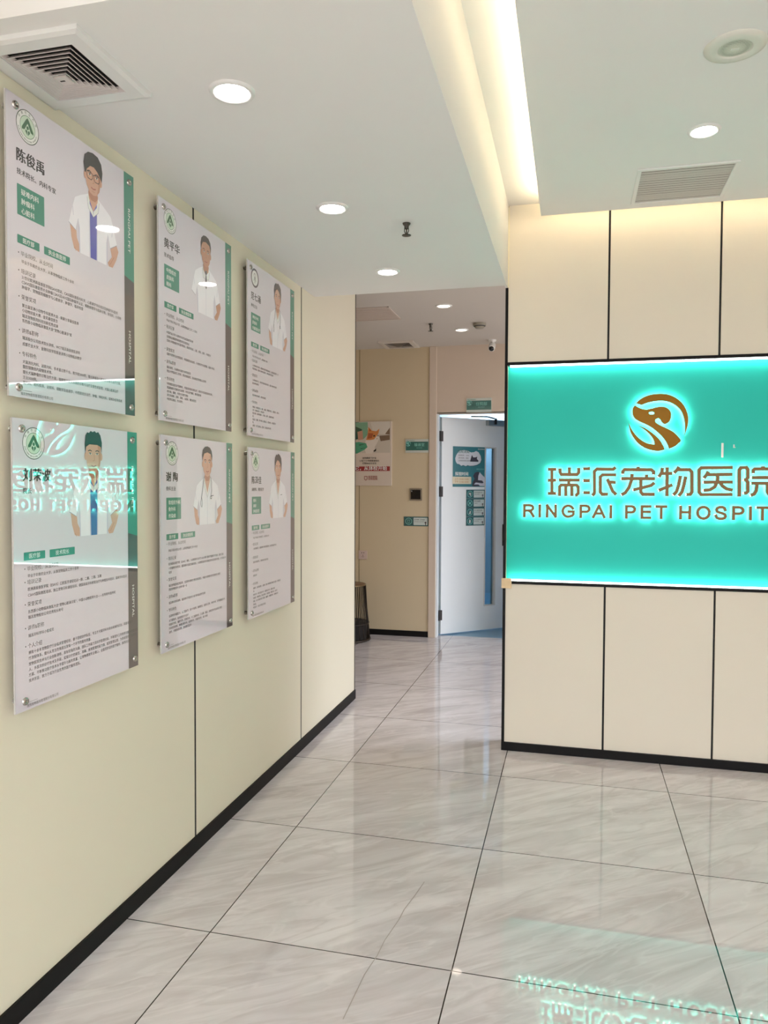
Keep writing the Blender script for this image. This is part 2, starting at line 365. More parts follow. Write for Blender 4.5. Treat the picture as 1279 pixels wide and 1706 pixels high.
# ================================================================== the illuminated sign
STROKES = {"瑞":[[[-0.14,1.564],[-0.094,1.564]],[[-0.14,1.504],[-0.094,1.504]],[[-0.139,1.433],[-0.093,1.433]],[[-0.118,1.564],[-0.116,1.433]],[[-0.075,1.57],[-0.074,1.546],[-0.067,1.536],[0.016,1.536],[0.024,1.546],[0.024,1.573]],[[-0.025,1.575],[-0.025,1.536]],[[-0.081,1.506],[0.03,1.506]],[[-0.027,1.506],[-0.027,1.478]],[[-0.076,1.418],[-0.076,1.469],[-0.068,1.478],[0.014,1.478],[0.022,1.469],[0.023,1.434],[0.014,1.425],[0.006,1.424]],[[-0.043,1.478],[-0.042,1.418]],[[-0.011,1.478],[-0.01,1.418]]],"派":[[[0.047,1.566],[0.084,1.568]],[[0.048,1.503],[0.083,1.503]],[[0.049,1.438],[0.085,1.438]],[[0.215,1.575],[0.204,1.564],[0.119,1.565],[0.106,1.553],[0.108,1.442],[0.105,1.431],[0.096,1.423]],[[0.219,1.534],[0.148,1.534],[0.137,1.523],[0.138,1.442],[0.148,1.43],[0.179,1.43]],[[0.173,1.513],[0.19,1.474],[0.202,1.446],[0.221,1.428]],[[0.183,1.495],[0.218,1.494]]],"宠":[[[0.33,1.578],[0.33,1.561]],[[0.252,1.538],[0.252,1.551],[0.261,1.562],[0.396,1.561],[0.408,1.551],[0.408,1.535]],[[0.245,1.514],[0.416,1.514]],[[0.3,1.539],[0.296,1.502],[0.285,1.467],[0.267,1.439],[0.247,1.427]],[[0.373,1.536],[0.374,1.514]],[[0.344,1.514],[0.345,1.443],[0.355,1.431],[0.416,1.431]],[[0.306,1.454],[0.353,1.466],[0.396,1.478],[0.407,1.487],[0.413,1.493]]],"物":[[[0.452,1.572],[0.449,1.547],[0.434,1.523]],[[0.447,1.542],[0.502,1.542]],[[0.475,1.575],[0.477,1.421]],[[0.435,1.452],[0.503,1.482]],[[0.534,1.577],[0.525,1.56],[0.509,1.544]],[[0.528,1.561],[0.586,1.561],[0.597,1.549],[0.599,1.444],[0.592,1.433],[0.572,1.431]],[[0.542,1.53],[0.533,1.479],[0.524,1.447],[0.508,1.428]],[[0.568,1.526],[0.559,1.479],[0.55,1.444],[0.535,1.423]]],"医":[[[0.795,1.572],[0.643,1.571],[0.632,1.559],[0.634,1.445],[0.645,1.431],[0.796,1.433]],[[0.678,1.553],[0.669,1.534],[0.656,1.517]],[[0.672,1.535],[0.794,1.537]],[[0.655,1.496],[0.796,1.497]],[[0.723,1.535],[0.723,1.503],[0.71,1.472],[0.688,1.457],[0.656,1.453]],[[0.732,1.498],[0.748,1.476],[0.767,1.462],[0.797,1.455]]],"院":[[[0.828,1.422],[0.826,1.559],[0.834,1.571],[0.859,1.572],[0.866,1.561],[0.867,1.52],[0.86,1.509],[0.849,1.508]],[[0.86,1.507],[0.867,1.497],[0.868,1.449],[0.861,1.441],[0.85,1.44]],[[0.938,1.579],[0.938,1.564]],[[0.892,1.542],[0.892,1.557],[0.901,1.565],[0.976,1.565],[0.986,1.557],[0.986,1.542]],[[0.886,1.52],[0.992,1.521]],[[0.884,1.491],[0.996,1.491]],[[0.912,1.491],[0.908,1.453],[0.899,1.436],[0.883,1.429]],[[0.961,1.491],[0.962,1.447],[0.97,1.435],[0.999,1.434]]]}
LOGO = {"crescent":[[0.313,1.914],[0.334,1.934],[0.359,1.948],[0.39,1.958],[0.427,1.961],[0.463,1.958],[0.494,1.948],[0.525,1.928],[0.55,1.901],[0.567,1.868],[0.575,1.833],[0.574,1.798],[0.566,1.766],[0.558,1.742],[0.56,1.769],[0.558,1.804],[0.551,1.839],[0.537,1.872],[0.511,1.899],[0.48,1.916],[0.45,1.923],[0.416,1.923],[0.385,1.918],[0.36,1.911],[0.346,1.905],[0.332,1.907]],"head":[[0.309,1.903],[0.323,1.893],[0.346,1.883],[0.369,1.88],[0.394,1.885],[0.422,1.892],[0.447,1.893],[0.467,1.887],[0.481,1.876],[0.49,1.858],[0.49,1.835],[0.482,1.814],[0.468,1.803],[0.456,1.801],[0.444,1.812],[0.437,1.825],[0.427,1.832],[0.415,1.827],[0.412,1.818],[0.418,1.808],[0.44,1.794],[0.474,1.777],[0.505,1.758],[0.528,1.734],[0.541,1.716],[0.537,1.706],[0.512,1.684],[0.483,1.671],[0.47,1.702],[0.45,1.732],[0.424,1.759],[0.396,1.783],[0.367,1.8],[0.336,1.815],[0.31,1.832],[0.298,1.853],[0.296,1.88],[0.302,1.896]],"tail":[[0.279,1.811],[0.289,1.786],[0.305,1.759],[0.328,1.732],[0.357,1.71],[0.383,1.699],[0.41,1.695],[0.406,1.715],[0.396,1.734],[0.379,1.755],[0.353,1.778],[0.325,1.796],[0.356,1.784],[0.387,1.764],[0.416,1.74],[0.439,1.714],[0.455,1.686],[0.461,1.666],[0.431,1.66],[0.397,1.664],[0.363,1.676],[0.332,1.697],[0.306,1.728],[0.288,1.761],[0.281,1.791]],"eye":[[0.406,1.86],[0.405,1.856],[0.4,1.854],[0.393,1.853],[0.386,1.854],[0.381,1.857],[0.379,1.86],[0.381,1.864],[0.386,1.866],[0.393,1.867],[0.4,1.866],[0.405,1.863]]}
LATIN = [["R",-0.27,-0.208],["I",-0.187,-0.174],["N",-0.147,-0.089],["G",-0.064,0.006],["P",0.031,0.088],["A",0.097,0.167],["I",0.187,0.201],["P",0.267,0.322],["E",0.346,0.4],["T",0.42,0.479],["H",0.539,0.597],["O",0.622,0.693],["S",0.712,0.772],["P",0.796,0.854],["I",0.876,0.89],["T",0.912,0.968]]


TEAL = mat('teal_acrylic', (48, 200, 186), .4, vary=.02, scale=2, spec=.15)
GOLD = mat('brushed_bronze', (106, 84, 60), .26, metal=1, vary=.12, scale=6)
GOLDE = mat('polished_gold_brown', (112, 80, 32), .22, metal=1, vary=.15, scale=5)
STRIP = mat('sign_strip_light', (240, 255, 250), .5, emit=L_SIGN, vary=0)
HALO = mat('letter_backlight', (255, 226, 218), .5, emit=L_HALO, vary=0)
sign = thing('illuminated_sign', 'long backlit teal sign board with a gold dog emblem and gold lettering', 'sign', (-.361, YS, .947))
def rel(x, z): return (x+.361, z-.947)
YBD, YF0, YF1 = .040, .010, .026                      # board face, letter front, letter back
m = MB(); m.box(0, 1.629, YBD, YBD+.018, 0, 1.187, TEAL); m.build('board', sign)
for z in (.0, 1.175):
    m = MB(); m.box(.012, 1.617, .008, .03, z+(0 if z < .5 else .005), z+(.007 if z < .5 else .012), STRIP); m.build('light_strip', sign)
def extrude(mb, pts, y0, y1, mt):
    n = len(pts)
    if sum(pts[i][0]*pts[(i+1) % n][1]-pts[(i+1) % n][0]*pts[i][1] for i in range(n)) < 0: pts = pts[::-1]
    vs = [(x, y0, z) for x, z in pts]+[(x, y1, z) for x, z in pts]
    mb.add(vs, [list(range(n)), list(range(2*n-1, n-1, -1))]+[(i, i+n, (i+1) % n+n, (i+1) % n) for i in range(n)], mt)
SW = .0182
for ch, strokes in STROKES.items():
    m = MB(); b = MB()
    for i, s in enumerate(strokes):
        pts = [rel(*p) for p in s]
        for w_, mb, y0, y1, mt in ((SW/2, m, YF0+i*.00025, YF1+i*.0001, GOLD), (SW/2-.003, b, YF1+.0015, YF1+.004+i*.0002, HALO)):
            L, R = offset(pts, w_)
            n = len(pts)
            vs = [(x, y, z) for y in (y0, y1) for row in (L, R) for x, z in row]
            fs = []
            for k in range(n-1):
                fs += [(n+k, n+k+1, k+1, k), (2*n+k, 2*n+k+1, 3*n+k+1, 3*n+k), (k, k+1, 2*n+k+1, 2*n+k), (3*n+k, 3*n+k+1, n+k+1, n+k)]
            fs += [(0, 2*n, 3*n, n), (n-1, 2*n-1, 4*n-1, 3*n-1)]
            mb.add(vs, fs, mt)
    o = m.build('letter', sign); b.build('backlight', o)
O_ARC = [(.5+.5*math.cos(t*PI/12), .5+.5*math.sin(t*PI/12)) for t in range(25)]
UNIT = {'I': [[(.5, 0), (.5, 1)]], 'L': [[(0, 1), (0, 0), (1, 0)]], 'T': [[(0, 1), (1, 1)], [(.5, 1), (.5, 0)]], 'H': [[(0, 0), (0, 1)], [(1, 0), (1, 1)], [(0, .53), (1, .53)]],
        'E': [[(1, 1), (0, 1), (0, 0), (1, 0)], [(0, .52), (.94, .52)]], 'N': [[(0, 0), (0, 1)], [(0, 1), (1, 0)], [(1, 0), (1, 1)]], 'A': [[(0, 0), (.5, 1)], [(.5, 1), (1, 0)], [(.2, .32), (.8, .32)]],
        'P': [[(0, 0), (0, 1)], [(0, 1), (.62, 1), (.85, .95), (1, .82), (1, .64), (.85, .51), (.62, .46), (0, .46)]],
        'R': [[(0, 0), (0, 1)], [(0, 1), (.6, 1), (.82, .96), (.95, .84), (.95, .68), (.82, .56), (.6, .51), (0, .51)], [(.5, .51), (.74, .36), (1, 0)]],
        'O': [O_ARC], 'G': [O_ARC[2:21]+[(.86, .09), (.99, .22), (1, .47), (.55, .47)]],
        'S': [[(.93, .76), (.86, .92), (.66, 1), (.36, 1), (.13, .92), (.05, .76), (.12, .62), (.35, .54), (.65, .47), (.90, .38), (.98, .22), (.88, .07), (.64, 0), (.34, 0), (.1, .08), (0, .26)]]}
def strip(mb, pts, w_, y0, y1, mt):
    L, R = offset(pts, w_); n = len(pts)
    vs = [(x, y, z) for y in (y0, y1) for row in (L, R) for x, z in row]; fs = []
    for k in range(n-1): fs += [(n+k, n+k+1, k+1, k), (2*n+k, 2*n+k+1, 3*n+k+1, 3*n+k), (k, k+1, 2*n+k+1, 2*n+k), (3*n+k, 3*n+k+1, n+k+1, n+k)]
    mb.add(vs, fs+[(0, 2*n, 3*n, n), (n-1, 2*n-1, 4*n-1, 3*n-1)], mt)
def letter(ch, x0, x1, z0, z1):
    h = .0066; m = MB(); b = MB()
    for i, s in enumerate(UNIT[ch]):
        ex = lambda u, v: (x0+h+u*(x1-x0-2*h), z0+h+v*(z1-z0-2*h)) if ch != 'I' else ((x0+x1)/2, z0+h+v*(z1-z0-2*h))
        pts = [Vector(ex(*p)) for p in s]
        if s is not O_ARC:                              # square stroke ends reach the box
            d0, d1 = (pts[0]-pts[1]).normalized(), (pts[-1]-pts[-2]).normalized()
            pts[0] = pts[0]+d0*h; pts[-1] = pts[-1]+d1*h
        pts = [tuple(p) for p in pts]
        strip(m, pts, h+.0008, YF0+i*.00025, YF1+i*.0001, GOLD); strip(b, pts, h-.0022, YF1+.0015, YF1+.004+i*.0002, HALO)
    o = m.build('letter', sign); b.build('backlight', o)
for ch, x0, x1 in LATIN+[["A", .985, 1.057], ["L", 1.078, 1.126]]:
    a, b_ = rel(x0, 1.3), rel(x1, 1.373); letter(ch, a[0], b_[0], a[1], b_[1])
def catmull(pts, sharp=50):
    n = len(pts); P = [Vector(p) for p in pts]; out = []
    def corner(i):
        a, b_ = (P[i]-P[i-1]), (P[(i+1) % n]-P[i]); return a.angle(b_) > math.radians(sharp)
    for i in range(n):
        p1, p2 = P[i], P[(i+1) % n]
        p0 = p1-(p2-p1) if corner(i) else P[i-1]; p3 = p2+(p2-p1) if corner((i+1) % n) else P[(i+2) % n]
        for t in (0, .33, .67):
            out.append(tuple(.5*((2*p1)+(p2-p0)*t+(2*p0-5*p1+4*p2-p3)*t*t+(-p0+3*p1-3*p2+p3)*t**3)))
    return out
def emblem(name, outline, hole=None):
    cu = bpy.data.curves.new('o', 'CURVE'); cu.dimensions = '2D'; cu.fill_mode = 'BOTH'; cu.extrude = (YF1-YF0)/2
    cb = bpy.data.curves.new('o', 'CURVE'); cb.dimensions = '2D'; cb.fill_mode = 'BOTH'
    for q, of in ((cu, 0), (cb, -.002)):
        q.offset = of
        for pl in [outline]+([hole] if hole else []):
            sp = q.splines.new('POLY'); sp.points.add(len(pl)-1); sp.use_cyclic_u = True
            for k, (x, z) in enumerate(pl): sp.points[k].co = (x, z, 0, 1)
    res = []
    for q, mt in ((cu, GOLDE), (cb, HALO)):
        ob = bpy.data.objects.new('o', q); C.objects.link(ob); dg = bpy.context.evaluated_depsgraph_get(); dg.update()
        me = bpy.data.meshes.new_from_object(ob.evaluated_get(dg)); bpy.data.objects.remove(ob); me.materials.clear(); me.materials.append(mt); res.append(me)
    mid = (YF0+YF1)/2
    for me, y in zip(res, (mid, YF1+.002)):
        for v in me.vertices: v.co = (v.co.x, y-v.co.z, v.co.y)
    o = bpy.data.objects.new(name, res[0]); C.objects.link(o); o.parent = sign
    b_ = bpy.data.objects.new('backlight', res[1]); C.objects.link(b_); b_.parent = o
R_ = lambda k: catmull([rel(*p) for p in LOGO[k]])
emblem('crescent', R_('crescent')); emblem('dog_head', R_('head'), R_('eye')); emblem('leaf_tail', R_('tail'))
m = MB()
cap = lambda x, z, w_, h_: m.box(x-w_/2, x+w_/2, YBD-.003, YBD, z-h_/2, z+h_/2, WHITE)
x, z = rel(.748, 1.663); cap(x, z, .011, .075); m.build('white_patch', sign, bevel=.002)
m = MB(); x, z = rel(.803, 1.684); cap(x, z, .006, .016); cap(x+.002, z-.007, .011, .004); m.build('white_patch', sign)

# corner of tape over the black trim
m = MB(); TAPE = mat('cream_tape', (236, 208, 168), .7, vary=.06, scale=60)
m.box(-.383, -.328, YS-.0095, YS-.0065, .906, .962, TAPE); m.line([(0, 0), (0, 0.0001)], .0001, -9, TAPE) if False else None
tape = tag(m.build('tape_patch', bevel=.001), 'small square of cream tape stuck over the black corner below the teal sign', 'tape')

# ================================================================== staff posters on the left wall
PW, PH = .58, .783
Z0 = .0082
INK = ink('black', (30, 24, 24)); TXT = ink('text', (52, 45, 45)); HD = ink('heading', (84, 78, 78)); GRN = ink('green', (58, 138, 116))
DKG = ink('band_grey', (82, 72, 70)); OFF = ink('off_white', (238, 240, 238)); EMG = ink('emblem_green', (52, 104, 66)); EMP = ink('emblem_pale', (205, 226, 204)); EMD = ink('emblem_dark', (44, 62, 48)); EMV = ink('emblem_violet', (66, 46, 62))
SKIN = ink('skin', (214, 166, 142)); SKIND = ink('skin_dark', (186, 132, 108)); SKINS = ink('skin_tan', (196, 144, 118)); LIP = ink('lips', (168, 92, 84)); HAIR = ink('hair', (38, 34, 32)); HAIRB = ink('hair_brown', (62, 46, 40))
COAT = ink('coat', (244, 242, 250)); COATS = ink('coat_fold', (206, 204, 222)); COATL = ink('coat_line', (150, 148, 168)); SCRUB = ink('scrubs', (98, 98, 186)); SCRUBB = ink('scrubs_blue', (72, 104, 176)); TIE = ink('tie', (96, 92, 100)); STETH = ink('stethoscope', (58, 60, 82)); FRAME = ink('glasses', (52, 36, 34))

def portrait(cfg):
    m = MB(); c, top = cfg['c'], cfg['top']; dz = [0]
    def q(u, v): return (c+u, PH-(v+top-.024))
    def Pn(pts, mt): dz[0] += 1; m.poly([q(*p) for p in pts], Z0+dz[0]*.00003, mt)
    def Ln(pts, wd, mt): dz[0] += 1; m.line([q(*p) for p in pts], wd, Z0+dz[0]*.00003, mt)
    def El(u, v, ru, rv, mt, n=20): dz[0] += 1; a, b = q(u, v); m.disc(a, b, ru, rv, Z0+dz[0]*.00003, mt, n)
    sk = cfg.get('skin', SKIN); hr = cfg.get('hair', HAIR)
    # forearms, hands on the hips
    if cfg.get('armL', 1):
        Pn([(-.110, .262), (-.082, .270), (-.079, .296), (-.064, .318), (-.070, .335), (-.092, .330), (-.104, .300)], sk)
        Ln([(-.09, .325), (-.083, .335)], .0015, SKIND)
    if cfg.get('armR', 1):
        Pn([(.084, .272), (.118, .256), (.130, .276), (.118, .305), (.098, .334), (.078, .335), (.072, .325), (.094, .302)], sk)
        Ln([(.105, .30), (.084, .328)], .0016, SKIND)
    # coat
    Pn([(-.024, .148), (-.062, .166), (-.086, .180), (-.098, .210), (-.116, .262), (-.084, .276), (-.072, .240), (-.070, .290), (-.068, .335), (.070, .335), (.070, .290), (.073, .240), (.084, .280), (.122, .258), (.104, .210), (.090, .180), (.064, .166), (.024, .148)], COAT)
    Pn([(-.072, .240), (-.066, .262), (-.064, .335), (-.068, .335), (-.070, .290)], COATS); Pn([(.073, .240), (.066, .265), (.066, .335), (.070, .335), (.071, .290)], COATS)
    Ln([(-.072, .238), (-.084, .274)], .002, COATS); Ln([(.073, .238), (.084, .277)], .002, COATS)
    Ln([(-.116, .261), (-.085, .275)], .0018, COATL); Ln([(.085, .278), (.121, .258)], .0018, COATL)
    Ln([(-.098, .21), (-.094, .235)], .0022, COATS); Ln([(.10, .208), (.094, .24)], .0022, COATS)
    vb = cfg.get('vneck', .21)
    if cfg.get('inner'):
        iw = cfg.get('iw', .017)
        Pn([(-.018, .150), (.018, .150), (iw, .20), (iw-.002, .335), (-iw+.002, .335), (-iw, .20)], cfg['inner'])
        Ln([(-iw-.001, .19), (-iw-.001, .335)], .0025, COATS); Ln([(iw+.001, .19), (iw+.001, .335)], .0025, COATS)
    else: Ln([(0, vb), (0, .335)], .0018, COATS)
    Pn([(-.024, .140), (.024, .140), (.021, .160), (0, vb-.012), (-.021, .160)], SKIND if cfg.get('shade') else sk)
    Pn([(-.024, .146), (-.030, .158), (-.024, .19), (0, vb+.004), (-.001, vb-.012), (-.018, .175)], OFF); Pn([(.024, .146), (.030, .158), (.024, .19), (0, vb+.004), (.001, vb-.012), (.018, .175)], OFF)
    Ln([(-.030, .158), (-.024, .19), (0, vb+.005), (.024, .19), (.030, .158)], .0013, COATL)
    # head
    Pn([(-.021, .118), (.021, .118), (.022, .150), (.010, .162), (-.010, .162), (-.022, .150)], SKIND)
    El(-.0385, .096, .006, .012, sk, 12); El(.0385, .096, .006, .012, sk, 12)
    Pn([(-.037, .062), (-.030, .042), (0, .036), (.030, .042), (.037, .062), (.037, .100), (.031, .124), (.016, .141), (0, .145), (-.016, .141), (-.031, .124), (-.037, .100)], sk)
    Pn([(.020, .060), (.037, .062), (.037, .100), (.031, .124), (.018, .140), (.026, .110)], cfg.get('cheek', SKINS))
    st = cfg['style']
    if st == 'fringe': Pn([(-.041, .088), (-.046, .062), (-.041, .038), (-.024, .024), (0, .019), (.024, .022), (.041, .037), (.047, .062), (.043, .092), (.034, .080), (.022, .068), (.004, .060), (-.014, .062), (-.030, .076), (-.036, .090)], hr)
    if st == 'short': Pn([(-.040, .086), (-.043, .060), (-.037, .040), (-.020, .027), (0, .024), (.022, .028), (.037, .041), (.043, .060), (.040, .088), (.036, .068), (.028, .054), (0, .048), (-.026, .054), (-.036, .070)], hr)
    if st == 'crew': Pn([(-.040, .090), (-.043, .060), (-.039, .034), (-.030, .024), (-.022, .026), (-.014, .019), (-.004, .022), (.006, .018), (.014, .023), (.024, .020), (.035, .030), (.042, .052), (.041, .090), (.037, .066), (.020, .060), (-.020, .060), (-.036, .068)], hr)
    if st == 'swept': Pn([(-.040, .092), (-.044, .062), (-.039, .038), (-.022, .023), (-.008, .026), (.004, .018), (.026, .026), (.041, .040), (.046, .066), (.042, .104), (.037, .090), (.030, .070), (.012, .055), (-.008, .050), (-.024, .060), (-.035, .078), (-.037, .098)], hr)
    Ln([(-.027, .080), (-.018, .077), (-.009, .080)], .0028, hr); Ln([(.027, .080), (.018, .077), (.009, .080)], .0028, hr)
    for s in (-1, 1): El(s*.017, .088, .0065, .0026, OFF, 12); El(s*.017, .088, .0028, .0026, INK, 10); Ln([(s*.024, .087), (s*.017, .0848), (s*.010, .087)], .0012, INK)
    Ln([(.002, .090), (.004, .107), (-.003, .110)], .0018, SKIND); Ln([(-.011, .124), (0, .1265), (.012, .123)], .0034, LIP); Ln([(-.008, .134), (.008, .134)], .0014, SKIND)
    if cfg.get('glasses'):
        for s in (-1, 1):
            Ln([(s*.003, .083), (s*.030, .081), (s*.031, .094), (s*.026, .101), (s*.010, .102), (s*.004, .096), (s*.003, .082)], .0022, FRAME)
        Ln([(-.004, .086), (.004, .086)], .002, FRAME)
    if cfg.get('tie'): Pn([(-.006, .160), (.006, .160), (.008, .170), (.003, .176), (.010, .218), (0, .232), (-.010, .218), (-.003, .176), (-.008, .170)], TIE)
    if cfg.get('steth'):
        Ln([(-.026, .145), (-.034, .165), (-.040, .195), (-.050, .225)], .0028, STETH); Ln([(-.050, .225), (-.058, .250), (-.052, .265)], .0022, STETH); Ln([(-.050, .225), (-.044, .250), (-.048, .266)], .0022, STETH)
        Ln([(.026, .145), (.034, .165), (.036, .20), (.030, .222)], .0028, STETH); El(.030, .228, .007, .007, STETH, 14); El(.030, .228, .004, .004, OFF, 12)
    if cfg.get('badge'): Ln([(.030, .222), (.052, .220)], .0026, STETH)
    return m

def emblem_print(kind):
    m = MB(); cx, cy, r = .080, PH-.064, .0435
    if kind == 'ring':
        m.disc(cx, cy, r*.98, r*.98, Z0, OFF, 40); m.ring(cx, cy, r*.78, r*.98, Z0+.00003, EMV)
        for s in (-1, 1):
            m.line([(cx+s*.002, cy+.022), (cx+s*.010, cy+.014), (cx+s*.006, cy-.004), (cx+s*.011, cy-.014)], .003, Z0+.00003, EMV); m.line([(cx+s*.003, cy+.006), (cx+s*.003, cy-.024)], .002, Z0+.00003, EMV)
        return m
    m.disc(cx, cy, r, r, Z0, EMD, 44); m.disc(cx, cy, r*.95, r*.95, Z0+.00003, OFF, 44)
    m.ring(cx, cy, r*.64, r*.67, Z0+.00006, EMG); m.disc(cx, cy, r*.64, r*.64, Z0+.00006, EMP, 40)
    z = Z0+.00009
    m.poly([(cx, cy+.024), (cx+.006, cy+.018), (cx+.022, cy-.006), (cx+.022, cy-.012), (cx+.012, cy-.010), (cx, cy+.010), (cx-.012, cy-.010), (cx-.022, cy-.012), (cx-.022, cy-.006), (cx-.006, cy+.018)], z, EMG)
    m.disc(cx, cy-.002, .0045, .005, z, EMG, 14)
    for s in (-1, 1): m.poly([(cx+s*.001, cy-.022), (cx+s*.009, cy-.013), (cx+s*.007, cy-.007), (cx+s*.001, cy-.010)], z, EMG)
    for i, ch in enumerate('华南农业大学'):
        a = math.radians(150-i*24); text(m, ch, .0085, cx+r*.76*math.cos(a), cy+r*.76*math.sin(a), z, EMD, 'C', turn=a-PI/2)
    for i, ch in enumerate('SOUTH CHINA AGRICULTURAL UNIVERSITY'):
        a = math.radians(196+i*4.3)
        if ch != ' ': text(m, ch, .0062, cx+r*.87*math.cos(a), cy+r*.87*math.sin(a), z, EMD, 'C', turn=a+PI/2)
    return m

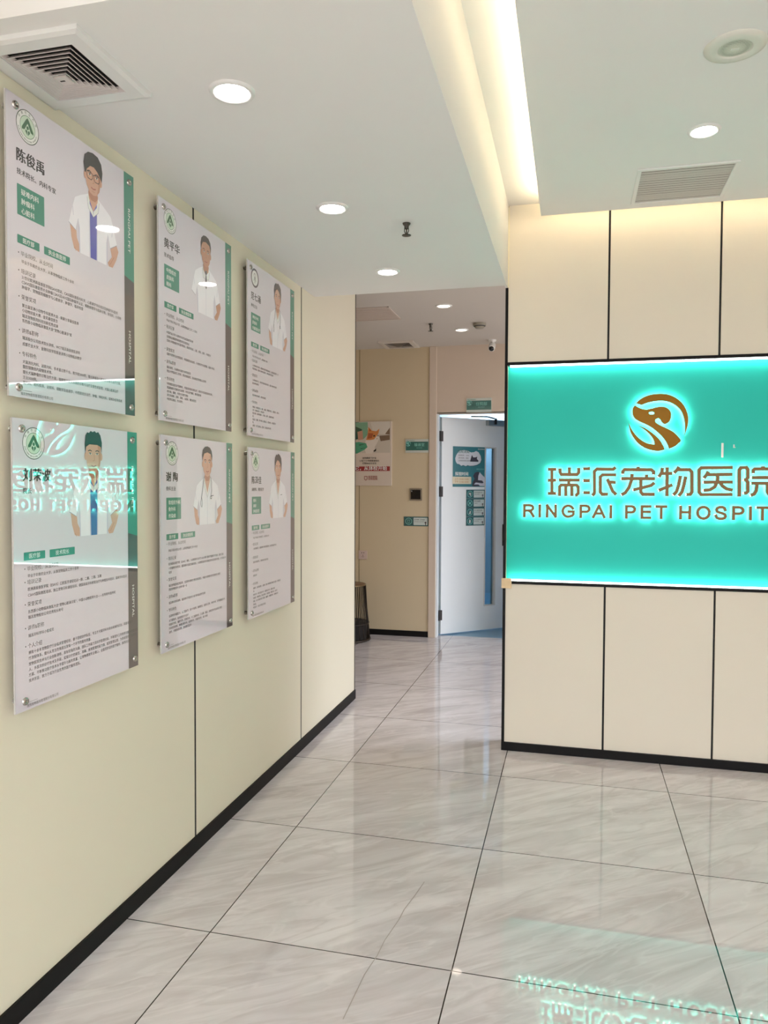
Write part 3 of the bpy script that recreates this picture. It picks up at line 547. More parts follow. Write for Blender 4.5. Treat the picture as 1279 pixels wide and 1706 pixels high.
H5 = ['毕业院校、从业时间', '培训记录', '荣誉奖项', '讲师&职称', '专科特色']
POSTERS = [
 dict(y=1.676, z=2.480, name='陈俊禹', title='技术院长、内科专家', box=['疑难内科', '肿瘤科', '心脏科'], tags=['医疗部', '执业兽医师'], em='crest',
      p=dict(c=.362, top=.018, style='fringe', glasses=1, inner=SCRUB, shade=0, vneck=.205),
      label='staff poster of a person in dark-framed glasses, nearest of the upper row', portrait='printed portrait of a person in glasses and an open white coat',
      rows=[('h', .404, 0), ('t', .424, '毕业于华南农业大学，从事宠物临床工作十余年'), ('h', .450, 1), ('t', .465, '21世纪欧洲高级兽医学院ESAVS培训、CASS国际兽医内科学、心脏病学专科培训及肿瘤专科医师'), ('t', .478, 'CSAVS国际兽医师大会肿瘤CSAVS及AIVS国际肿瘤学认证、细胞病理学与临床诊断、软组织、小动物'), ('t', .491, '肿瘤学、宠物医院细胞学与心脏病学、肿瘤学、临床检查'),
            ('h', .518, 2), ('t', .539, '第五届亚洲小动物专科医师大会 - 病案分享最佳医师'), ('t', .552, '小动物技能大赛 - 金奖最佳医生'), ('t', .566, '瑞派宠物医院科技创新优秀成果'), ('t', .579, '东西部小动物临床兽医大会“宠物心脏演示”奖'), ('h', .606, 3), ('t', .624, '瑞派股份公司技术院长讲师、WCT瑞派高级兽医讲师'), ('t', .640, '成都农业大学、金陵科技学院客座讲师小动物临床教学'),
            ('h', .667, 4), ('t', .687, '犬猫消化内科、泌尿内科、手术量过数千台、教学超2000例，擅长肿瘤及心脏病的诊断与治疗方案，'), ('t', .700, '腹腔镜微创内窥镜技术等。'), ('t', .714, '擅长犬猫肿瘤的诊断治疗方案，猫胰腺炎相关疾病的诊断与治疗及慢性病管理，犬猫心脏病治疗'), ('t', .728, '主治3000例。'), ('t', .742, '猫内科、眼科疾病、泌尿科、细胞学及血液学、中西医结合治疗、肿瘤、神经内科、疑难杂症等疾病')]),
 dict(y=2.410, z=2.480, name='黄平华', title='技术指导', box=['中西结合', '皮肤科', '眼科'], tags=['医疗部', '执业兽医师'], em='crest',
      p=dict(c=.352, top=.030, style='short', skin=SKINS, hair=HAIRB, tie=1, armL=0, vneck=.19),
      label='staff poster of a person in a grey tie, second of the upper row', portrait='printed portrait of a person in a white shirt and grey tie',
      rows=[('h', .402, 0), ('t', .421, '毕业于四川农业大学，从事宠物临床工作二十余年'), ('h', .444, 1), ('t', .464, '中国农业大学小动物外科学及皮肤病学研修'), ('t', .479, '全国执业兽医师继续教育培训班结业'), ('t', .493, '亚洲小动物皮肤专科医师培训，影像学培训，心脏、眼科、猫科、中兽医学'), ('h', .525, 2), ('t', .541, '成都市宠物行业优秀医师，中国兽医协会会员，小动物诊疗分会理事，临床十年奖'), ('h', .569, 3), ('t', .588, '瑞派讲师，小动物内科教学讲师团成员'), ('t', .602, '农业大学临床实习导师，职业技能鉴定，执业兽医师资格认证讲师'), ('h', .630, 4), ('t', .647, '中西兽医结合治疗疑难病，犬猫皮肤病的诊断治疗，眼科手术及眼底疾病诊断，'), ('t', .661, '耳道疾病与过敏性皮炎管理，针灸治疗瘫痪，椎间盘疾病'), ('t', .675, '老年病，猫病，中医针灸理疗康复'), ('t', .688, '消化科疾病，泌尿，肾病，心脏病，慢性病管理'), ('t', .702, '中医辨证施治，针灸理疗。')]),
 dict(y=3.157, z=2.476, name='范七涌', title='神经主治', box=['神经外科', '影像科', '内窥镜诊疗'], tags=['医疗部', '执业兽医师'], em='ring',
      p=dict(c=.352, top=.022, style='swept', hair=HAIRB, steth=1, vneck=.21),
      label='staff poster with a dark violet ring emblem, farthest of the upper row', portrait='printed portrait of a person in a white tunic with a stethoscope',
      rows=[('h', .398, 0), ('t', .420, '毕业于四川农业大学，从事临床十余年'), ('h', .440, 1), ('t', .462, '小动物神经外科学，德国神经病学高级研修班，亚洲兽医影像学，骨'), ('t', .476, '科医师培训，国际小动物内窥镜学，神经病理与影像学'), ('h', .506, 2), ('t', .528, '小动物神经专科，神经外科临床病例大赛，全国小动物优秀医师'), ('t', .542, '最佳神经病例奖'), ('h', .575, 3), ('t', .596, '瑞派神经专科讲师，神经学组成员'), ('h', .628, 4), ('t', .650, '神经科：椎间盘突出、脑炎、癫痫，寰枢椎半脱位，脊髓损伤，脑积水'), ('t', .664, '手术：椎板减压术、脊柱固定'), ('t', .678, '影像诊断：磁共振影像、CT影像，超声，核磁影像诊断，'), ('t', .692, '等。'), ('t', .706, '软组织：胆囊，肝叶切除，膀胱结石，肠道吻合，内窥镜手术'), ('t', .720, '等。'), ('t', .734, '泌尿科：猫下泌尿道，急诊科，重症监护及护理')]),
 dict(y=1.686, z=1.642, name='刘荣波', title='院长', box=None, tags=['医疗部', '技术院长'], em='crest',
      p=dict(c=.343, top=.017, style='crew', inner=SCRUBB, steth=0, vneck=.2),
      label='staff poster of a person with cropped hair, nearest of the lower row', portrait='printed portrait of a person with cropped hair in a white coat over blue scrubs',
      rows=[('h', .402, 0), ('t', .421, '毕业于华南农业大学，从事宠物临床工作十余年'), ('h', .438, 1), ('t', .457, '欧洲高级兽医学院（ESAVS）口腔医学课程培训一期、二期、三期、五期'), ('t', .473, 'CSAVS国际兽医培训、独立宠物牙科课程培训、德国高级牙科根管治疗与种植技术培训、猫病专科培训'), ('h', .498, 2), ('t', .518, '东西部小动物临床兽医大会“宠物心脏演示奖”，中国小动物医师大会——优秀青年医师奖'), ('t', .533, '瑞派宠物股份公司优秀院长称号'), ('h', .562, 3), ('t', .583, '瑞派牙科学科小组成员'), ('h', .611, '个人介绍'), ('t', .629, '拥有十余年宠物医疗行业临床管理经验，善于团结协作队伍，专注于犬猫牙科与综合疾病的诊治，具备丰富的'), ('t', .644, '疗流程体系，擅长从宠主的角度出发每一个环节的服务质量。'), ('t', .660, '宠物医院技术与行业创新讲师，具有较强的沟通、团队工作能力及科学管理经验，不断提升工作效率与服务质量管理'), ('t', .675, '人、多层次的诊疗技术及手段，实现诊疗的规范、准确、疾病管理的能力强、医院管理运营、为患者提供了优质的'), ('t', .690, '方案、不断推动医疗技术水平提升与服务质量，让宠物得到专业细心、全面而舒适的医疗服务，推荐的诊疗'), ('t', .705, '技术宗旨，致力于成为行业优秀的医疗服务团队。')]),
 dict(y=2.416, z=1.647, name='谢 陶', title='骨科主治', box=['软组织外科', '骨外科', '传染病'], tags=['医疗部', '执业兽医师'], em='crest',
      p=dict(c=.352, top=.024, style='short', steth=1, badge=1, vneck=.222),
      label='staff poster of a person in a white tunic with stethoscope, middle of the lower row', portrait='printed portrait of a person with hands on hips and a stethoscope',
      rows=[('h', .393, 0), ('t', .417, '毕业于四川农业大学，从事宠物临床工作十年余'), ('h', .446, 1), ('t', .466, '欧洲高级兽医学院（ESAVS）骨科，小动物骨科与关节 CASS 骨科 髋关节置换手术培训，膝关节镜'), ('t', .482, '十字韧带手术培训，国际骨科内固定高级培训，小动物软组织外科微创学培训及骨折修复，关节镜手术'), ('t', .497, '培训'), ('h', .523, 2), ('t', .545, '瑞派宠物医院优秀医师，全国骨科病例大赛优秀奖得主，中国小动物骨科学优秀病例大赛奖'), ('t', .559, '西部宠物医师大会骨科第一名'), ('h', .586, 3), ('t', .608, '瑞派骨科专科讲师、瑞派骨科学组技术小组 骨科临床教学讲师'), ('h', .634, 4), ('t', .656, '各类骨折内固定术、人工髋关节、前十字韧带、髌骨脱位、股骨头切除、脊柱手术、关节镜微创手术'), ('t', .673, '关节置换术、肢体截肢手术治疗'), ('t', .687, '软组织外科、胸腔手术、肝胆手术、十二指肠吻合、三尖瓣、膈疝、肿瘤切除术及泌尿道 膀胱'), ('t', .701, '外科创伤修复、肿瘤切除手术、疝修补术，犬猫传染病，细小病毒'), ('t', .715, '治疗，犬瘟热的诊断，急救重症监护。')]),
 dict(y=3.163, z=1.642, name='陈泽佳', title='麻醉师、预防医学', box=['骨科', '麻醉', '肿瘤管理'], tags=['医疗部', '执业兽医师'], em='crest',
      p=dict(c=.352, top=.022, style='swept', vneck=.235, badge=1),
      label='staff poster of a person in a V-neck tunic without stethoscope, farthest of the lower row', portrait='printed portrait of a person with swept dark hair and a white V-neck tunic',
      rows=[('h', .392, 0), ('t', .414, '毕业于西南大学动物医学，从事临床五年'), ('h', .444, 1), ('t', .464, '小动物麻醉学，德国麻醉与疼痛管理培训，急诊重症监护培训'), ('h', .505, 2), ('t', .526, '瑞派优秀医师奖，麻醉病例大赛优秀奖'), ('h', .566, 3), ('t', .588, '麻醉讲师'), ('h', .626, 4), ('t', .646, '麻醉科：高风险麻醉，心脏病，短头犬种麻醉方案制定与监护，疼痛管理'), ('t', .660, '等。'), ('t', .676, '骨科手术：骨折内固定手术，髌骨脱位手术，股骨头切除'), ('t', .691, '软组织：肿瘤切除，消化道异物，乳腺肿瘤，脾脏切除，绝育术'), ('t', .706, '肿瘤：化疗方案的制定与管理、细胞学、肿瘤影像学、骨肿瘤诊断'), ('t', .721, '等疾病。'), ('t', .735, '预防医学：免疫方案制定及驱虫')]),
]
for P_ in POSTERS:
    root = thing('staff_poster', P_['label'], 'poster', (-1.455, P_['y'], P_['z']-PH), FX, 'clear acrylic staff posters on the cream wall')
    D0 = .028
    m = MB(); m.box(0, PW, 0, PH, D0, D0+.0055, EDGE); m.add([(0, 0, D0+.0057), (PW, 0, D0+.0057), (PW, PH, D0+.0057), (0, PH, D0+.0057)], [(0, 1, 2, 3)], PRINT)
    m.build('acrylic_panel', root)
    def put(mb, name, lab=None):
        o = mb.build(name, root, loc=(0, 0, D0-.0022))
        if lab: o['label'] = lab
    b = MB(); b.rect(.5245, 0, PW, PH, Z0, DKG); b.rect(.5245, PH-.333, PW, PH, Z0+.00003, GRN)
    b.poly([(.5245, PH-.333), (PW, PH-.333), (PW, PH-.345)], Z0+.00003, GRN)
    text(b, 'RINGPAI PET', .0165, .5475, PH-.112, Z0+.00006, OFF, 'L', turn=-PI/2, width=.142); text(b, 'HOSPITAL', .0165, .5475, PH-.508, Z0+.00006, OFF, 'L', turn=-PI/2, width=.106)
    put(b, 'side_band', 'green and grey band with upright lettering')
    put(emblem_print(P_['em']), 'emblem')
    put(portrait(P_['p']), 'portrait', P_['portrait'])
    if P_['box']:
        b = MB(); b.rect(.0375, PH-.305, .1425, PH-.225, Z0, GRN, .002)
        for i, s in enumerate(P_['box']): text(b, s, .0172, .053, PH-(.249+i*.0245), Z0+.00004, OFF, bold=.012)
        put(b, 'speciality_box', 'green box with white lettering')
    for u0, u1, s in ((.037, .1215, P_['tags'][0]), (.140, .250, P_['tags'][1])):
        b = MB(); b.rect(u0, PH-.379, u1, PH-.357, Z0, GRN, .0015); text(b, s, .0150, (u0+u1)/2, PH-.3735, Z0+.00004, OFF, 'C', bold=.012); put(b, 'tag_plate')
    b = MB(); text(b, P_['name'], .0375, .0375, PH-.163, Z0, INK, bold=.036); text(b, P_['title'], .0172, .0375, PH-.1985, Z0, INK, bold=.024); put(b, 'name_lettering')
    b = MB()
    for k, v, s in P_['rows']:
        if k == 'h':
            s = s if isinstance(s, str) else H5[s]
            text(b, s, .0142, .0495, PH-v-.005, Z0, HD); b.disc(.0405, PH-v+.0005, .0018, .0018, Z0, TXT, 10)
        else: text(b, s, .01035, .0515, PH-v-.004, Z0, TXT, bold=.006, width=None)
    text(b, '瑞派宠物医院管理股份有限公司', .0092, .043, PH-.7755, Z0, HD); b.rect(.046, PH-.7635, .085, PH-.7628, Z0, HD)
    put(b, 'body_lettering')
    for u, v in ((.034, .027), (.553, .027), (.036, .757), (.560, .757)):
        b = MB()
        b.lathe([(.0085, 0), (.0085, D0)], CHROME, o=(u, PH-v, 0), n=18)
        b.lathe([(.0108, D0+.0055), (.0108, D0+.0085), (.0095, D0+.0105), (.0045, D0+.0112), (.004, D0+.0102), (.0001, D0+.0102)], CHROME, o=(u, PH-v, 0), n=22)
        b.build('standoff', root)

# ================================================================== ceiling fittings
def copy_tree(o, parent=None):
    c = o.copy(); C.objects.link(c)
    if parent: c.parent = parent
    for ch in list(o.children): copy_tree(ch, c)
    return c
def make_downlight(lens, label, group):
    t = thing('recessed_downlight', label, 'ceiling light', group=group)
    m = MB(); m.lathe([(.046, .004), (.046, -.004), (.052, -.008), (.060, -.006), (.0635, -.0005)], WHITE, n=40, caps=False); m.build('trim_ring', t)
    m = MB(); m.lathe([(.0005, -.006), (.030, -.0058), (.0465, -.003)], lens, n=36); m.build('diffuser', t)
    return t
gl1 = 'round recessed lights of the lobby'
d0 = make_downlight(LENS, 'nearest and largest of the three round lights on the low white ceiling', gl1); d0.location = (-.925, 1.955, 2.55)
for loc, lab in (((-.925, 2.848, 2.55), 'middle one of the three round lights on the low white ceiling'), ((-.925, 3.745, 2.55), 'farthest of the three round lights on the low white ceiling, near its edge'),
                 ((.482, 3.262, 2.88), 'round light on the dropped ceiling above the teal sign, between speaker and grille')):
    c = copy_tree(d0); c.location = loc; c['label'] = lab
e0 = make_downlight(LENSC, 'nearer of the two round lights on the dim corridor ceiling', 'round recessed lights of the corridor'); e0.location = (-.957, 5.63, 2.815)
c = copy_tree(e0); c.location = (-.952, 6.515, 2.815); c['label'] = 'farther of the two round lights on the corridor ceiling, beside the smoke detector'

def sprinkler(label, loc):
    t = thing('fire_sprinkler', label, 'sprinkler', loc, group='fire sprinklers')
    B = mat('sprinkler_metal', (92, 90, 84), .35, metal=1)
    m = MB(); m.lathe([(.017, 0), (.015, -.006), (.010, -.010), (.009, -.022), (.006, -.024)], B, n=16); m.build('cap', t)
    m = MB()
    for s in (-1, 1): m.tube([(s*.008, 0, -.020), (s*.0085, 0, -.032), (s*.003, 0, -.046)], .0022, B)
    m.build('yoke', t)
    m = MB(); m.lathe([(.0028, -.022), (.0028, -.044)], mat('glass_bulb', (84, 70, 62), .15), n=10); m.build('glass_bulb', t)
    m = MB(); m.lathe([(.004, -.044), (.012, -.047), (.019, -.0485), (.019, -.050), (.0005, -.0505)], B, n=18); m.build('deflector', t)
    return t
sprinkler('small metal sprinkler hanging from the low white ceiling before the corridor', (-.682, 3.086, 2.55))
sp2 = sprinkler('dark metal sprinkler hanging from the dim corridor ceiling between the grilles and lights', (-1.165, 6.22, 2.815)); sp2.scale = (1.15, 1.15, 1.25)

def exhaust_fan(label, loc, sx, sy, frame, slat):
    t = thing('exhaust_vent', label, 'ceiling vent', loc, group='square louvred exhaust vents')
    hx, hy = sx/2, sy/2; m = MB(); k = .048; zt, zb = 0, -.016
    out = [(-hx, -hy), (hx, -hy), (hx, hy), (-hx, hy)]; mid = [(a*(hx-.012)/hx, b*(hy-.012)/hy) for a, b in out]; inn = [(a*(hx-k)/hx, b*(hy-k)/hy) for a, b in out]
    vs = [(x, y, zt) for x, y in out]+[(x, y, zb+.004) for x, y in out]+[(x, y, zb) for x, y in mid]+[(x, y, zb) for x, y in inn]+[(x, y, -.001) for x, y in inn]
    m.add(vs, [(j*4+i, j*4+(i+1) % 4, j*4+4+(i+1) % 4, j*4+4+i) for j in range(4) for i in range(4)], frame); m.build('frame', t)
    m = MB(); m.box(-hx+k, hx-k, -hy+k, hy-k, -.002, -.001, DARK); m.build('duct', t)
    n = 8
    for i in range(n):
        ax, ay = (hx-k-.001)*(1-i/(n+1.2)), (hy-k-.001)*(1-i/(n+1.2)); h0 = -.014-.018*i/n; dl = .0095
        m = MB(); cs = ((-1, -1), (1, -1), (1, 1), (-1, 1))
        vs = [(ax*p, ay*q, h0) for p, q in cs]+[((ax-dl)*p, (ay-dl)*q, h0+.0105) for p, q in cs]+[((ax-dl-.0012)*p, (ay-dl-.0012)*q, h0+.0095) for p, q in cs]+[((ax-.0022)*p, (ay-.0022)*q, h0-.0004) for p, q in cs]
        m.add(vs, [(j*4+q, j*4+(q+1) % 4, ((j+1) % 4)*4+(q+1) % 4, ((j+1) % 4)*4+q) for j in range(4) for q in range(4)], slat); m.build('louvre', t)
    g = .16
    m = MB(); m.box(-(hx-k)*g, (hx-k)*g, -(hy-k)*g, (hy-k)*g, -.032, -.027, slat); m.box(-(hx-k)*g*.7, (hx-k)*g*.1, -.0035, .0015, -.0324, -.032, GREY); m.build('centre_plate', t)
    return t
exhaust_fan('large square louvred vent in the low ceiling above the nearest upper poster', (-1.300, 1.748, 2.55), .308, .325, WHITE, mat('louvre_plastic', (214, 206, 202), .4))
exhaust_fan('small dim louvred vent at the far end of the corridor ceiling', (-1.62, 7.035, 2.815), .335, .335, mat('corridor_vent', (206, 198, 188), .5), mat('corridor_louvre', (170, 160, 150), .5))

# return air grille and speaker on the dropped board
t = thing('air_return_grille', 'rectangular slatted air grille on the dropped ceiling above the teal sign', 'air vent', (.4695, 3.795, 2.88))
hx, hy, k = .212, .212, .018
m = MB()
for x0, x1, y0, y1 in ((-hx, hx, -hy, -hy+k), (-hx, hx, hy-k, hy), (-hx, -hx+k, -hy+k, hy-k), (hx-k, hx, -hy+k, hy-k)): m.box(x0, x1, y0, y1, -.008, 0, WHITE)
m.build('frame', t, bevel=.002)
m = MB(); m.box(-hx+k, hx-k, -hy+k, hy-k, -.0008, -.0002, mat('grille_shadow', (70, 66, 62), .8)); m.build('duct', t)
SL = mat('grille_slat', (198, 192, 186), .45)
for i in range(15):
    y = -hy+k+.008+i*(2*hy-2*k-.012)/14; w_ = .010 if i in (3, 12) else .0075
    m = MB(); m.add([(-hx+k, y-w_, -.0016), (hx-k, y-w_, -.0016), (hx-k, y+w_, -.0042), (-hx+k, y+w_, -.0042), (-hx+k, y-w_, -.0010), (hx-k, y-w_, -.0010), (hx-k, y+w_, -.0034), (-hx+k, y+w_, -.0034)], [(0, 3, 2, 1), (4, 5, 6, 7), (0, 1, 5, 4), (2, 3, 7, 6), (0, 4, 7, 3), (1, 2, 6, 5)], SL); m.build('slat', t)
t = thing('ceiling_speaker', 'round white speaker with perforated centre on the dropped ceiling', 'speaker', (.483, 2.672, 2.88))
SPK = mat('speaker_plastic', (216, 216, 206), .5)
m = MB(); m.lathe([(.094, 0), (.093, -.004), (.075, -.009), (.055, -.011), (.050, -.008), (.050, -.003)], SPK, n=44, caps=False); m.build('rim', t)
gm2 = bpy.data.materials.new('perforated_grille'); gm2.use_nodes = True; nt = gm2.node_tree
tc = nt.nodes.new('ShaderNodeTexCoord'); vo = nt.nodes.new('ShaderNodeTexVoronoi'); vo.inputs['Scale'].default_value = 260; vo.inputs['Randomness'].default_value = .05
rp = nt.nodes.new('ShaderNodeValToRGB'); rp.color_ramp.elements[0].position = .30; rp.color_ramp.elements[0].color = lin((104, 102, 90)); rp.color_ramp.elements[1].position = .42; rp.color_ramp.elements[1].color = lin((204, 204, 190))
nt.links.new(tc.outputs['Object'], vo.inputs['Vector']); nt.links.new(vo.outputs['Distance'], rp.inputs[0]); nt.links.new(rp.outputs[0], nt.nodes['Principled BSDF'].inputs['Base Color'])
m = MB(); m.lathe([(.050, -.006), (.030, -.0085), (.0005, -.0095)], gm2, n=40); m.build('grille', t)
m = MB(); m.box(-.013, .013, -.006, .006, -.0112, -.0092, SPK); m.build('badge', t, bevel=.001)
# warm light strips lying in the cove
WARM = mat('warm_strip', (255, 236, 198), .5, emit=L_COVE, vary=0)
m = MB(); m.box(-.150, -.138, -2.4, 4.03, 2.908, 2.918, WARM); tag(m.build('cove_light_strip'), 'warm light strip hidden along the cove beside the dropped ceiling', 'light strip', 'warm cove lights')
m = MB(); m.box(-.13, 3.0, 4.034, 4.046, 2.908, 2.918, WARM); tag(m.build('cove_light_strip'), 'warm light strip hidden above the dropped ceiling, washing the wall over the sign', 'light strip', 'warm cove lights')

# ================================================================== the corridor
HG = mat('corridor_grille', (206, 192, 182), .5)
t = thing('slatted_ceiling_grille', 'flat rectangular slatted grille on the corridor ceiling beside the lobby wall', 'air vent', (-1.575, 5.767, 2.815))
m = MB(); hx, hy = .212, .213
for x0, x1, y0, y1 in ((-hx, hx, -hy, -hy+.014), (-hx, hx, hy-.014, hy), (-hx, -hx+.014, -hy, hy), (hx-.014, hx, -hy, hy)): m.box(x0, x1, y0, y1, -.006, 0, HG)
m.build('frame', t)
for i in range(12):
    m = MB(); y = -hy+.03+i*.0325; m.box(-hx+.014, hx-.014, y-.012, y+.012, -.005, -.001, HG); m.build('slat', t)
m = MB(); m.box(-hx+.01, hx-.01, -hy+.01, hy-.01, -.0012, -.0004, mat('corridor_grille_gap', (128, 116, 106), .7)); m.build('duct', t)

t = thing('smoke_detector', 'round smoke detector on the corridor ceiling beside the farther light', 'smoke detector', (-.770, 6.29, 2.815))
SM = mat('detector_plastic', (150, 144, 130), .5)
m = MB(); m.lathe([(.053, 0), (.054, -.012), (.052, -.024)], SM, n=32); m.build('base', t)
m = MB(); m.lathe([(.046, -.022), (.040, -.036), (.030, -.044), (.0005, -.046)], SM, n=32); m.build('chamber', t)
m = MB(); m.lathe([(.049, -.024), (.043, -.031)], GREY, n=32, caps=False); m.build('vent_slot', t)

t = thing('security_camera', 'small white security camera under the corridor ceiling above the door', 'camera', (-.742, 7.02, 2.815))
m = MB(); m.lathe([(.036, 0), (.036, -.012), (.028, -.020), (.012, -.024)], WHITE, n=28); m.build('mount', t)
m = MB(); m.tube([(0, 0, -.018), (0, -.004, -.045)], .010, WHITE); m.build('bracket', t)
dr = Vector((-.02, -.8, -.55)).normalized(); p0 = Vector((0, .035, -.035)); p1 = p0+dr*.095
m = MB(); m.tube([p0, p0+dr*.01, p0+dr*.09, p1], [.020, .030, .030, .027], WHITE, 22); b_ = m.build('body', t)
m = MB(); m.tube([p1-dr*.002, p1+dr*.003], [.024, .023], mat('lens_glass', (16, 14, 16), .08), 22); m.build('lens', b_)

# plates on the back wall
TL = ink('teal', (0, 98, 90)); PLT = ink('plate_white', (196, 204, 198)); TLT = ink('teal_light', (120, 200, 190))
def logo_print(m, cx, cy, s, z, mt):
    cx0, cz0 = .474, 1.683
    for k_ in ('crescent', 'head', 'tail'): m.poly([(cx+(x-cx0)*s, cy+(q-cz0)*s) for x, q in LOGO[k_]], z, mt)
def room_plate(label, x0, z0, w_, h_, word, sub):
    t = thing('room_plate', label, 'sign', (x0, YB-.0045 if x0 > -1.2 else YB, z0), FY, 'green room name plates')
    m = MB(); m.box(0, w_, 0, h_, 0, .010, PLT); m.build('plate', t, bevel=.001)
    m = MB(); m.rect(.004, h_*.17, w_-.004, h_*.82, .0103, TL); m.build('green_field', t)
    m = MB(); logo_print(m, w_*.155, h_*.5, .17, .0106, TLT); m.build('emblem', t)
    m = MB(); text(m, word, .036*w_/.24, w_*.60, h_*.49, .0106, TLT, 'C', bold=.01); text(m, sub, .013, w_*.60, h_*.32, .0106, TLT, 'C'); text(m, '瑞派宠物医院', .013, .012, h_*.855, .0106, GRN); m.build('lettering', t)
room_plate('green and white plate on the wall over the open door', -1.004, 2.176, .240, .134, '住院部', 'INPATIENT')
room_plate('green and white plate on the wall between the cat poster and the door', -1.596, 1.797, .230, .130, '输液室', 'INFUSION')
t = thing('access_reader', 'square black card reader in a steel frame on the corridor wall', 'card reader', (-1.553, YB, 1.332), FY)
m = MB(); m.box(0, .124, 0, .118, 0, .010, mat('reader_frame', (150, 140, 126), .3, metal=.6)); m.build('frame', t, bevel=.002)
m = MB(); m.box(.014, .110, .014, .104, .010, .0135, mat('reader_glass', (22, 20, 22), .12)); m.rect(.020, .086, .026, .095, .0137, OFF); m.build('touch_panel', t)
def notice(name, label, parent_loc, rot, w_, h_, icon, head, sub, grp):
    t = thing(name, label, 'sign', parent_loc, rot, grp)
    m = MB(); m.box(0, w_, 0, h_, 0, .004, ink('notice_teal', (12, 84, 88))); m.build('plate', t, bevel=.0015)
    m = MB(); m.rect(w_*.40, h_*.11, w_*.965, h_*.90, .0043, ink('notice_pale', (196, 208, 206)), .004); m.build('pale_field', t)
    m = MB(); cx, cy, r = w_*.20, h_*.5, h_*.36; m.ring(cx, cy, r*.86, r, .0043, TLT, 30)
    q = lambda pts, mt=PLT: m.poly([(cx+a*r, cy+b*r) for a, b in pts], .0044, mt)
    if icon == 'dog': q([(-.5, .1), (-.2, .5), (.1, .45), (.5, .1), (.3, -.1), (.45, -.55), (.1, -.6), (0, -.1), (-.3, -.1)])
    if icon == 'cross':
        for s in (1, -1): m.line([(cx-.55*r, cy-.55*s*r), (cx+.55*r, cy+.55*s*r)], .16*r, .0044, TLT)
        q([(-.4, -.1), (-.1, .25), (.35, .2), (.3, -.25), (-.3, -.3)], TLT)
    if icon == 'cat': q([(-.45, -.55), (-.1, .05), (0, .55), (.2, .3), (.45, .45), (.35, .05), (.3, -.55)])
    if icon == 'hand': q([(-.25, -.6), (-.3, 0), (-.2, .4), (-.08, .6), (.05, .6), (.15, .4), (.3, .3), (.35, -.1), (.2, -.6)])
    if icon == 'bin': m.line([(cx-.4*r, cy+.4*r), (cx+.4*r, cy+.4*r)], .1*r, .0044, TLT); m.line([(cx-.3*r, cy+.3*r), (cx-.25*r, cy-.5*r), (cx+.25*r, cy-.5*r), (cx+.3*r, cy+.3*r)], .09*r, .0044, TLT)
    m.build('pictogram', t)
    m = MB(); text(m, head, min(h_*.21, w_*.42/len(head)), w_*.44, h_*.64, .0045, INK, bold=.01); text(m, sub, min(h_*.12, w_*.40/len(sub)), w_*.44, h_*.44, .0045, TXT)
    x_, y_ = w_*.885, h_*.34
    m.poly([(x_-.05*h_, y_+.12*h_), (x_-.12*h_, y_+.02*h_), (x_-.04*h_, y_-.02*h_), (x_-.03*h_, y_-.22*h_), (x_+.05*h_, y_-.22*h_), (x_+.04*h_, y_-.02*h_), (x_+.11*h_, y_+.03*h_), (x_+.06*h_, y_+.13*h_)], .0045, ink('dark_maroon', (60, 34, 44)))
    m.build('lettering', t); return t
notice('notice_plate', 'small teal notice with rounded corners low on the corridor wall under the card reader', (-1.610, YB, 1.083), FY, .244, .092, 'bin', '医疗废物，请勿触碰', '请将垃圾放入指定垃圾桶内', 'teal pictogram notices')
# socket
t = thing('wall_socket', 'white wall socket on the corridor wall above the wire side table', 'socket', (-2.066, YB, .745), FY)
SK = mat('socket_plastic', (206, 184, 176), .4)
m = MB(); m.box(0, .086, 0, .086, 0, .009, SK); m.build('plate', t, bevel=.002)
m = MB()
for x, y, w_, h_ in ((.030, .058, .006, .012), (.050, .058, .006, .012), (.041, .034, .006, .010), (.030, .022, .026, .003)): m.rect(x, y, x+w_, y+h_, .0093, GREY)
m.build('pin_slots', t)

# advertising poster with the cat
t = thing('cat_poster', 'framed advertising poster of an orange and white cat in gloved hands', 'poster', (-2.235, YB, 1.475), FY)
w_, h_ = .503, .632
m = MB(); m.box(0, w_, 0, h_, 0, .018, mat('poster_board', (214, 200, 186), .4)); m.build('board', t, bevel=.002)
m = MB(); z = .0184; kx = lambda u: .133+u*.37; ky = lambda v: h_*(1-v)
def PP(pts, mt):
    global z
    z += .00006; m.poly([(kx(a), ky(b)) for a, b in pts], z, mt)
PBG = ink('photo_grey', (202, 192, 178)); ORG = ink('cat_orange', (206, 128, 66)); ORD = ink('cat_orange_dark', (168, 84, 44)); CWH = ink('cat_white', (226, 216, 204)); GLV = ink('glove_green', (66, 160, 124)); GLD = ink('glove_dark', (30, 76, 62)); PRD = ink('banner_red', (150, 26, 36)); SHD = ink('photo_brown', (120, 96, 76))
m.rect(.012, ky(.49), w_-.014, ky(.012), z, PBG)
PP([(.42, .01), (.95, .01), (.95, .20), (.5, .20)], ink('photo_pale', (216, 208, 196)))
PP([(-.33, .01), (.10, .01), (.24, .10), (.20, .26), (-.33, .32)], GLD); PP([(-.10, .02), (.34, .01), (.36, .20), (.22, .28), (.18, .12), (.02, .08)], ink('gown_green', (122, 170, 140))); PP([(.06, .16), (.2, .14), (.22, .28), (.08, .29)], SKINS)
PP([(.82, .20), (.95, .10), (.95, .21)], SHD); PP([(.66, .225), (.95, .215), (.95, .29), (.70, .31)], SHD)
PP([(.30, .28), (.36, .18), (.34, .10), (.46, .15), (.58, .16), (.66, .12), (.64, .20), (.67, .26), (.62, .32), (.54, .40), (.56, .45), (.46, .50), (.30, .50), (.24, .40)], CWH)
PP([(.34, .20), (.36, .085), (.46, .145), (.58, .155), (.665, .115), (.64, .19), (.60, .22), (.52, .28), (.42, .29), (.30, .29)], ORG); PP([(.36, .18), (.50, .19), (.46, .26), (.34, .27)], ORD)
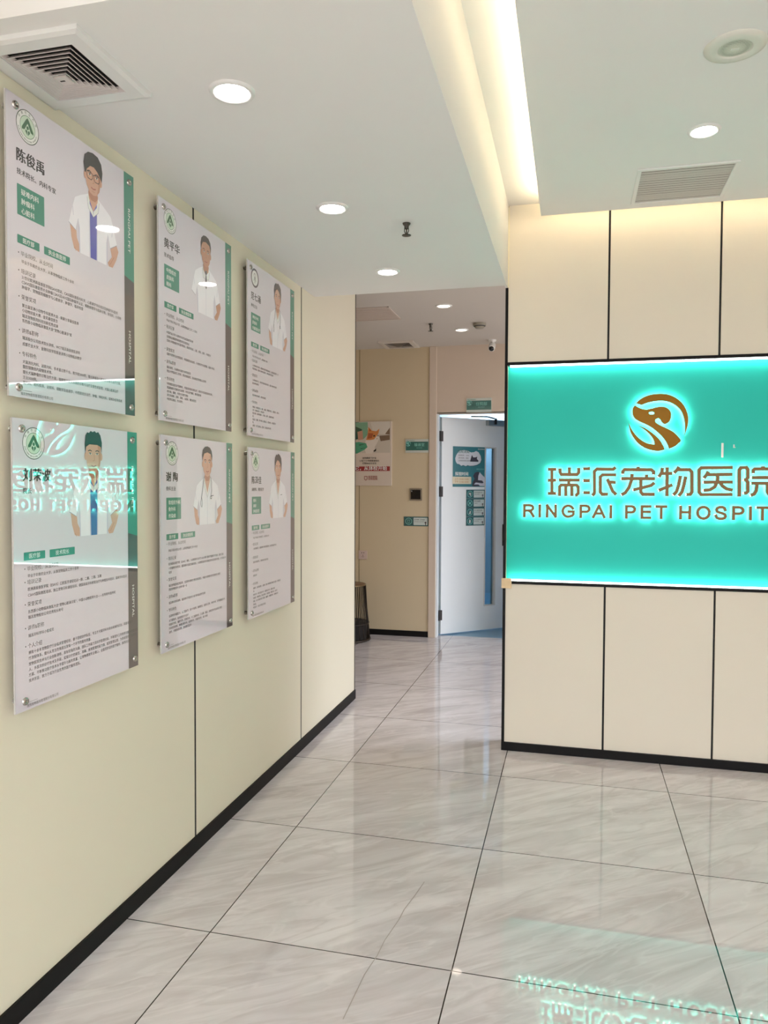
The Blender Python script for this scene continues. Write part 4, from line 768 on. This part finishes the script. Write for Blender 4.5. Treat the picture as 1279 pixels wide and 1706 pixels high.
PP([(.385, .105), (.44, .145), (.39, .16)], ORD); PP([(.50, .215), (.545, .215), (.545, .235), (.50, .24)], INK); PP([(.615, .215), (.64, .21), (.64, .235), (.62, .235)], INK); PP([(.58, .265), (.62, .265), (.60, .28)], LIP)
PP([(-.33, .34), (.10, .32), (.30, .34), (.34, .40), (.26, .44), (.05, .50), (-.33, .49)], GLV); PP([(.10, .36), (.28, .35), (.12, .375)], GLD); PP([(.14, .42), (.32, .405), (.16, .43)], GLD); PP([(.50, .46), (.58, .42), (.575, .46), (.52, .475)], INK)
m.build('photograph', t)
m = MB(); z += .0001
for i, s in enumerate(('宠物健康守护者', '让每个生命都健康快乐', '定期体检早发现')): text(m, s, .0205, kx(.39), ky(.583+i*.041), z, TXT, 'C', bold=.012)
m.build('caption', t); m = MB(); m.rect(.012, ky(.772), kx(.955), ky(.70), z, PRD); text(m, '爱它，从体检开始', .047, kx(.875), ky(.755), z+.0002, OFF, 'R', bold=.02)
m.build('red_banner', t); m = MB(); m.line([(kx(.26), ky(.855)), (kx(.33), ky(.855)), (kx(.33), ky(.90)), (kx(.295), ky(.915)), (kx(.26), ky(.90)), (kx(.26), ky(.853))], .005, z, PRD)
text(m, '瑞派体检', .024, kx(.36), ky(.875), z, PRD, bold=.01); text(m, '宠物医院', .024, kx(.36), ky(.91), z, PRD, bold=.01)
m.build('shield_logo', t)

# posters on the door leaf (their plane follows the leaf)
ca, sa = math.cos(DA), math.sin(DA)
def on_door(u, z_): return (-1.278+u*ca+.0008*sa, 7.336+u*sa-.0008*ca, z_)
RD = (PI/2, 0, DA)
t = thing('door_poster', 'teal paper poster with black and white cats on the white door', 'poster', on_door(.155, 1.468), RD)
w_, h_ = .386, .40
m = MB(); m.box(0, w_, 0, h_, 0, .0015, ink('paper_teal', (14, 112, 124))); m.build('sheet', t)
m = MB(); z = .0018
cl = [(.09, .62), (.07, .70), (.10, .78), (.16, .86), (.22, .90), (.34, .915), (.46, .90), (.56, .86), (.66, .87), (.72, .90), (.80, .87), (.87, .78), (.89, .68), (.85, .60), (.76, .555), (.64, .53), (.52, .525), (.46, .54), (.40, .515), (.32, .54), (.26, .52), (.20, .56), (.13, .57)]
m.poly([(a*w_+.006, b*h_-.004) for a, b in cl], z, ink('shadow_teal', (8, 62, 74))); m.poly([(a*w_, b*h_) for a, b in cl], z+.0001, ink('cloud', (212, 216, 224)))
BK = ink('cat_black', (36, 22, 44))
m.poly([(a*w_, b*h_) for a, b in ((.53, .63), (.56, .72), (.59, .80), (.63, .74), (.70, .74), (.76, .76), (.75, .70), (.80, .66), (.79, .63))], z+.0002, BK)
m.poly([(a*w_, b*h_) for a, b in ((.60, .03), (.63, .12), (.68, .20), (.63, .27), (.68, .35), (.76, .375), (.84, .37), (.92, .30), (1.0, .24), (1.0, .02))], z+.0002, ink('cat_pale', (204, 206, 220)))
m.poly([(a*w_, b*h_) for a, b in ((.60, .03), (.63, .13), (.68, .20), (.63, .27), (.68, .35), (.76, .38), (.84, .37), (.80, .28), (.79, .17), (.92, .16), (.97, .11), (.93, .09), (.72, .11), (.66, .06), (.80, .06), (.86, .02), (.66, .01))], z+.0003, BK)
m.rect(-.004, .028, w_*.575, h_*.25, z+.0002, ink('pale_yellow', (222, 214, 186)), .006)
m.build('printed_picture', t)
m = MB()
text(m, '住院须知', .036, .055, h_*.845, z+.0004, TL, bold=.02)
for i, s in enumerate(('探视时间　10:00', '请勿喧哗，谢谢', '住院宠物请勿投喂食物')): text(m, s, .0175, .065, h_*(.765-i*.066), z+.0004, INK)
text(m, '探视时间', .040, .028, h_*.285, z+.0004, OFF, bold=.02); text(m, '瑞派宠物医院', .014, w_*.78, h_*.935, z+.0004, OFF); text(m, '感谢您的配合', .016, w_*.74, h_*.43, z+.0004, TLT)
for i, s in enumerate(('上午 10:00-12:00', '下午 15:00-18:00')): text(m, s, .024, .022, h_*(.17-i*.07), z+.0004, ink('ochre', (186, 132, 62)), bold=.01)
m.build('lettering', t)
NL = [('dog', '请勿带宠物入内', '谢谢您的配合', 'uppermost of the four stacked teal notices on the white door'), ('cross', '请勿拍照', '尊重隐私', 'second from the top of the four stacked teal notices on the door'),
      ('cat', '进入请保持安静', '勿打扰住院宠物', 'third from the top of the four stacked teal notices on the door'), ('hand', '非工作人员请勿入内', '请按铃等候', 'lowest of the four stacked teal notices on the white door')]
for i, (ic, hd, sb, lab) in enumerate(NL):
    notice('door_notice', lab, on_door(.317, 1.350-i*.0905), RD, .226, .0895, ic, hd, sb, 'four stacked teal notices on the door')

# wire side table in the corner
t = thing('wire_side_table', 'round side table of flared dark wires half hidden behind the lobby wall', 'side table', (-2.105, 6.93, 0))
WR = mat('dark_wire', (44, 34, 26), .4, metal=.4); HT = .535; RT, RB = .186, .222
m = MB(); m.lathe([(RT-.012, HT-.014), (RT-.004, HT-.012), (RT-.004, HT-.004), (RT-.012, HT), (.0005, HT)], mat('brown_wood_top', (120, 84, 56), .45, vary=.15, scale=14), n=44); m.build('top', t)
def hoop(name, r, z_, q, mt=WR):
    m = MB(); n = 44; vs = []
    for i in range(n):
        a = 2*PI*i/n
        for j in range(8): b_ = 2*PI*j/8; vs.append(((r+q*math.cos(b_))*math.cos(a), (r+q*math.cos(b_))*math.sin(a), z_+q*math.sin(b_)))
    m.add(vs, [(i*8+j, ((i+1) % n)*8+j, ((i+1) % n)*8+(j+1) % 8, i*8+(j+1) % 8) for i in range(n) for j in range(8)], mt, True); m.build(name, t)
hoop('rim', RT, HT-.006, .007, mat('rim_metal', (132, 110, 80), .35, metal=.7)); hoop('base_ring', RB+.005, .012, .012); hoop('middle_ring', RB-.003, .165, .006)
for i in range(28):
    a = 2*PI*i/28; tp = lambda r, z_: (r*math.cos(a), r*math.sin(a), z_)
    m = MB(); m.tube([tp(RT, HT-.008), tp(RT+.014, .30), tp(RB-.004, .125), tp(RB+.006, .012)], .0048, WR, 6); m.build('wire', t)
m = MB(); m.lathe([(RB-.018, .004), (RB-.022, .165), (RB-.03, .172), (.001, .172)], mat('dark_basket', (34, 28, 26), .8, vary=.2, scale=60), n=36); m.build('basket_base', t)

# added light panels: room daylight stand-in, and unseen door brightener behind the sign wall
for loc, sx, st, lab in (((-1.15, 9.98, 2.75), .75, L_ROOM, 'added cool light panel standing in for daylight in the room behind the door'), ((1.45, 5.3, 2.815), .8, L_BRANCH, 'added unseen cool light panel behind the teal sign wall, brightening the corridor door')):
    t = thing('added_light_panel', lab, 'ceiling light', loc)
    m = MB(); m.box(-.62*sx, .62*sx, -.32*sx-.1, .32*sx+.1, -.012, 0, WHITE); m.build('frame', t)
    m = MB(); m.box(-.6*sx, .6*sx, -.3*sx-.1, .3*sx+.1, -.014, -.012, mat('added_cool_panel_%d' % st, (212, 234, 255), .5, emit=st, vary=0)); m.build('diffuser', t)

bpy.data.objects.remove(TO)
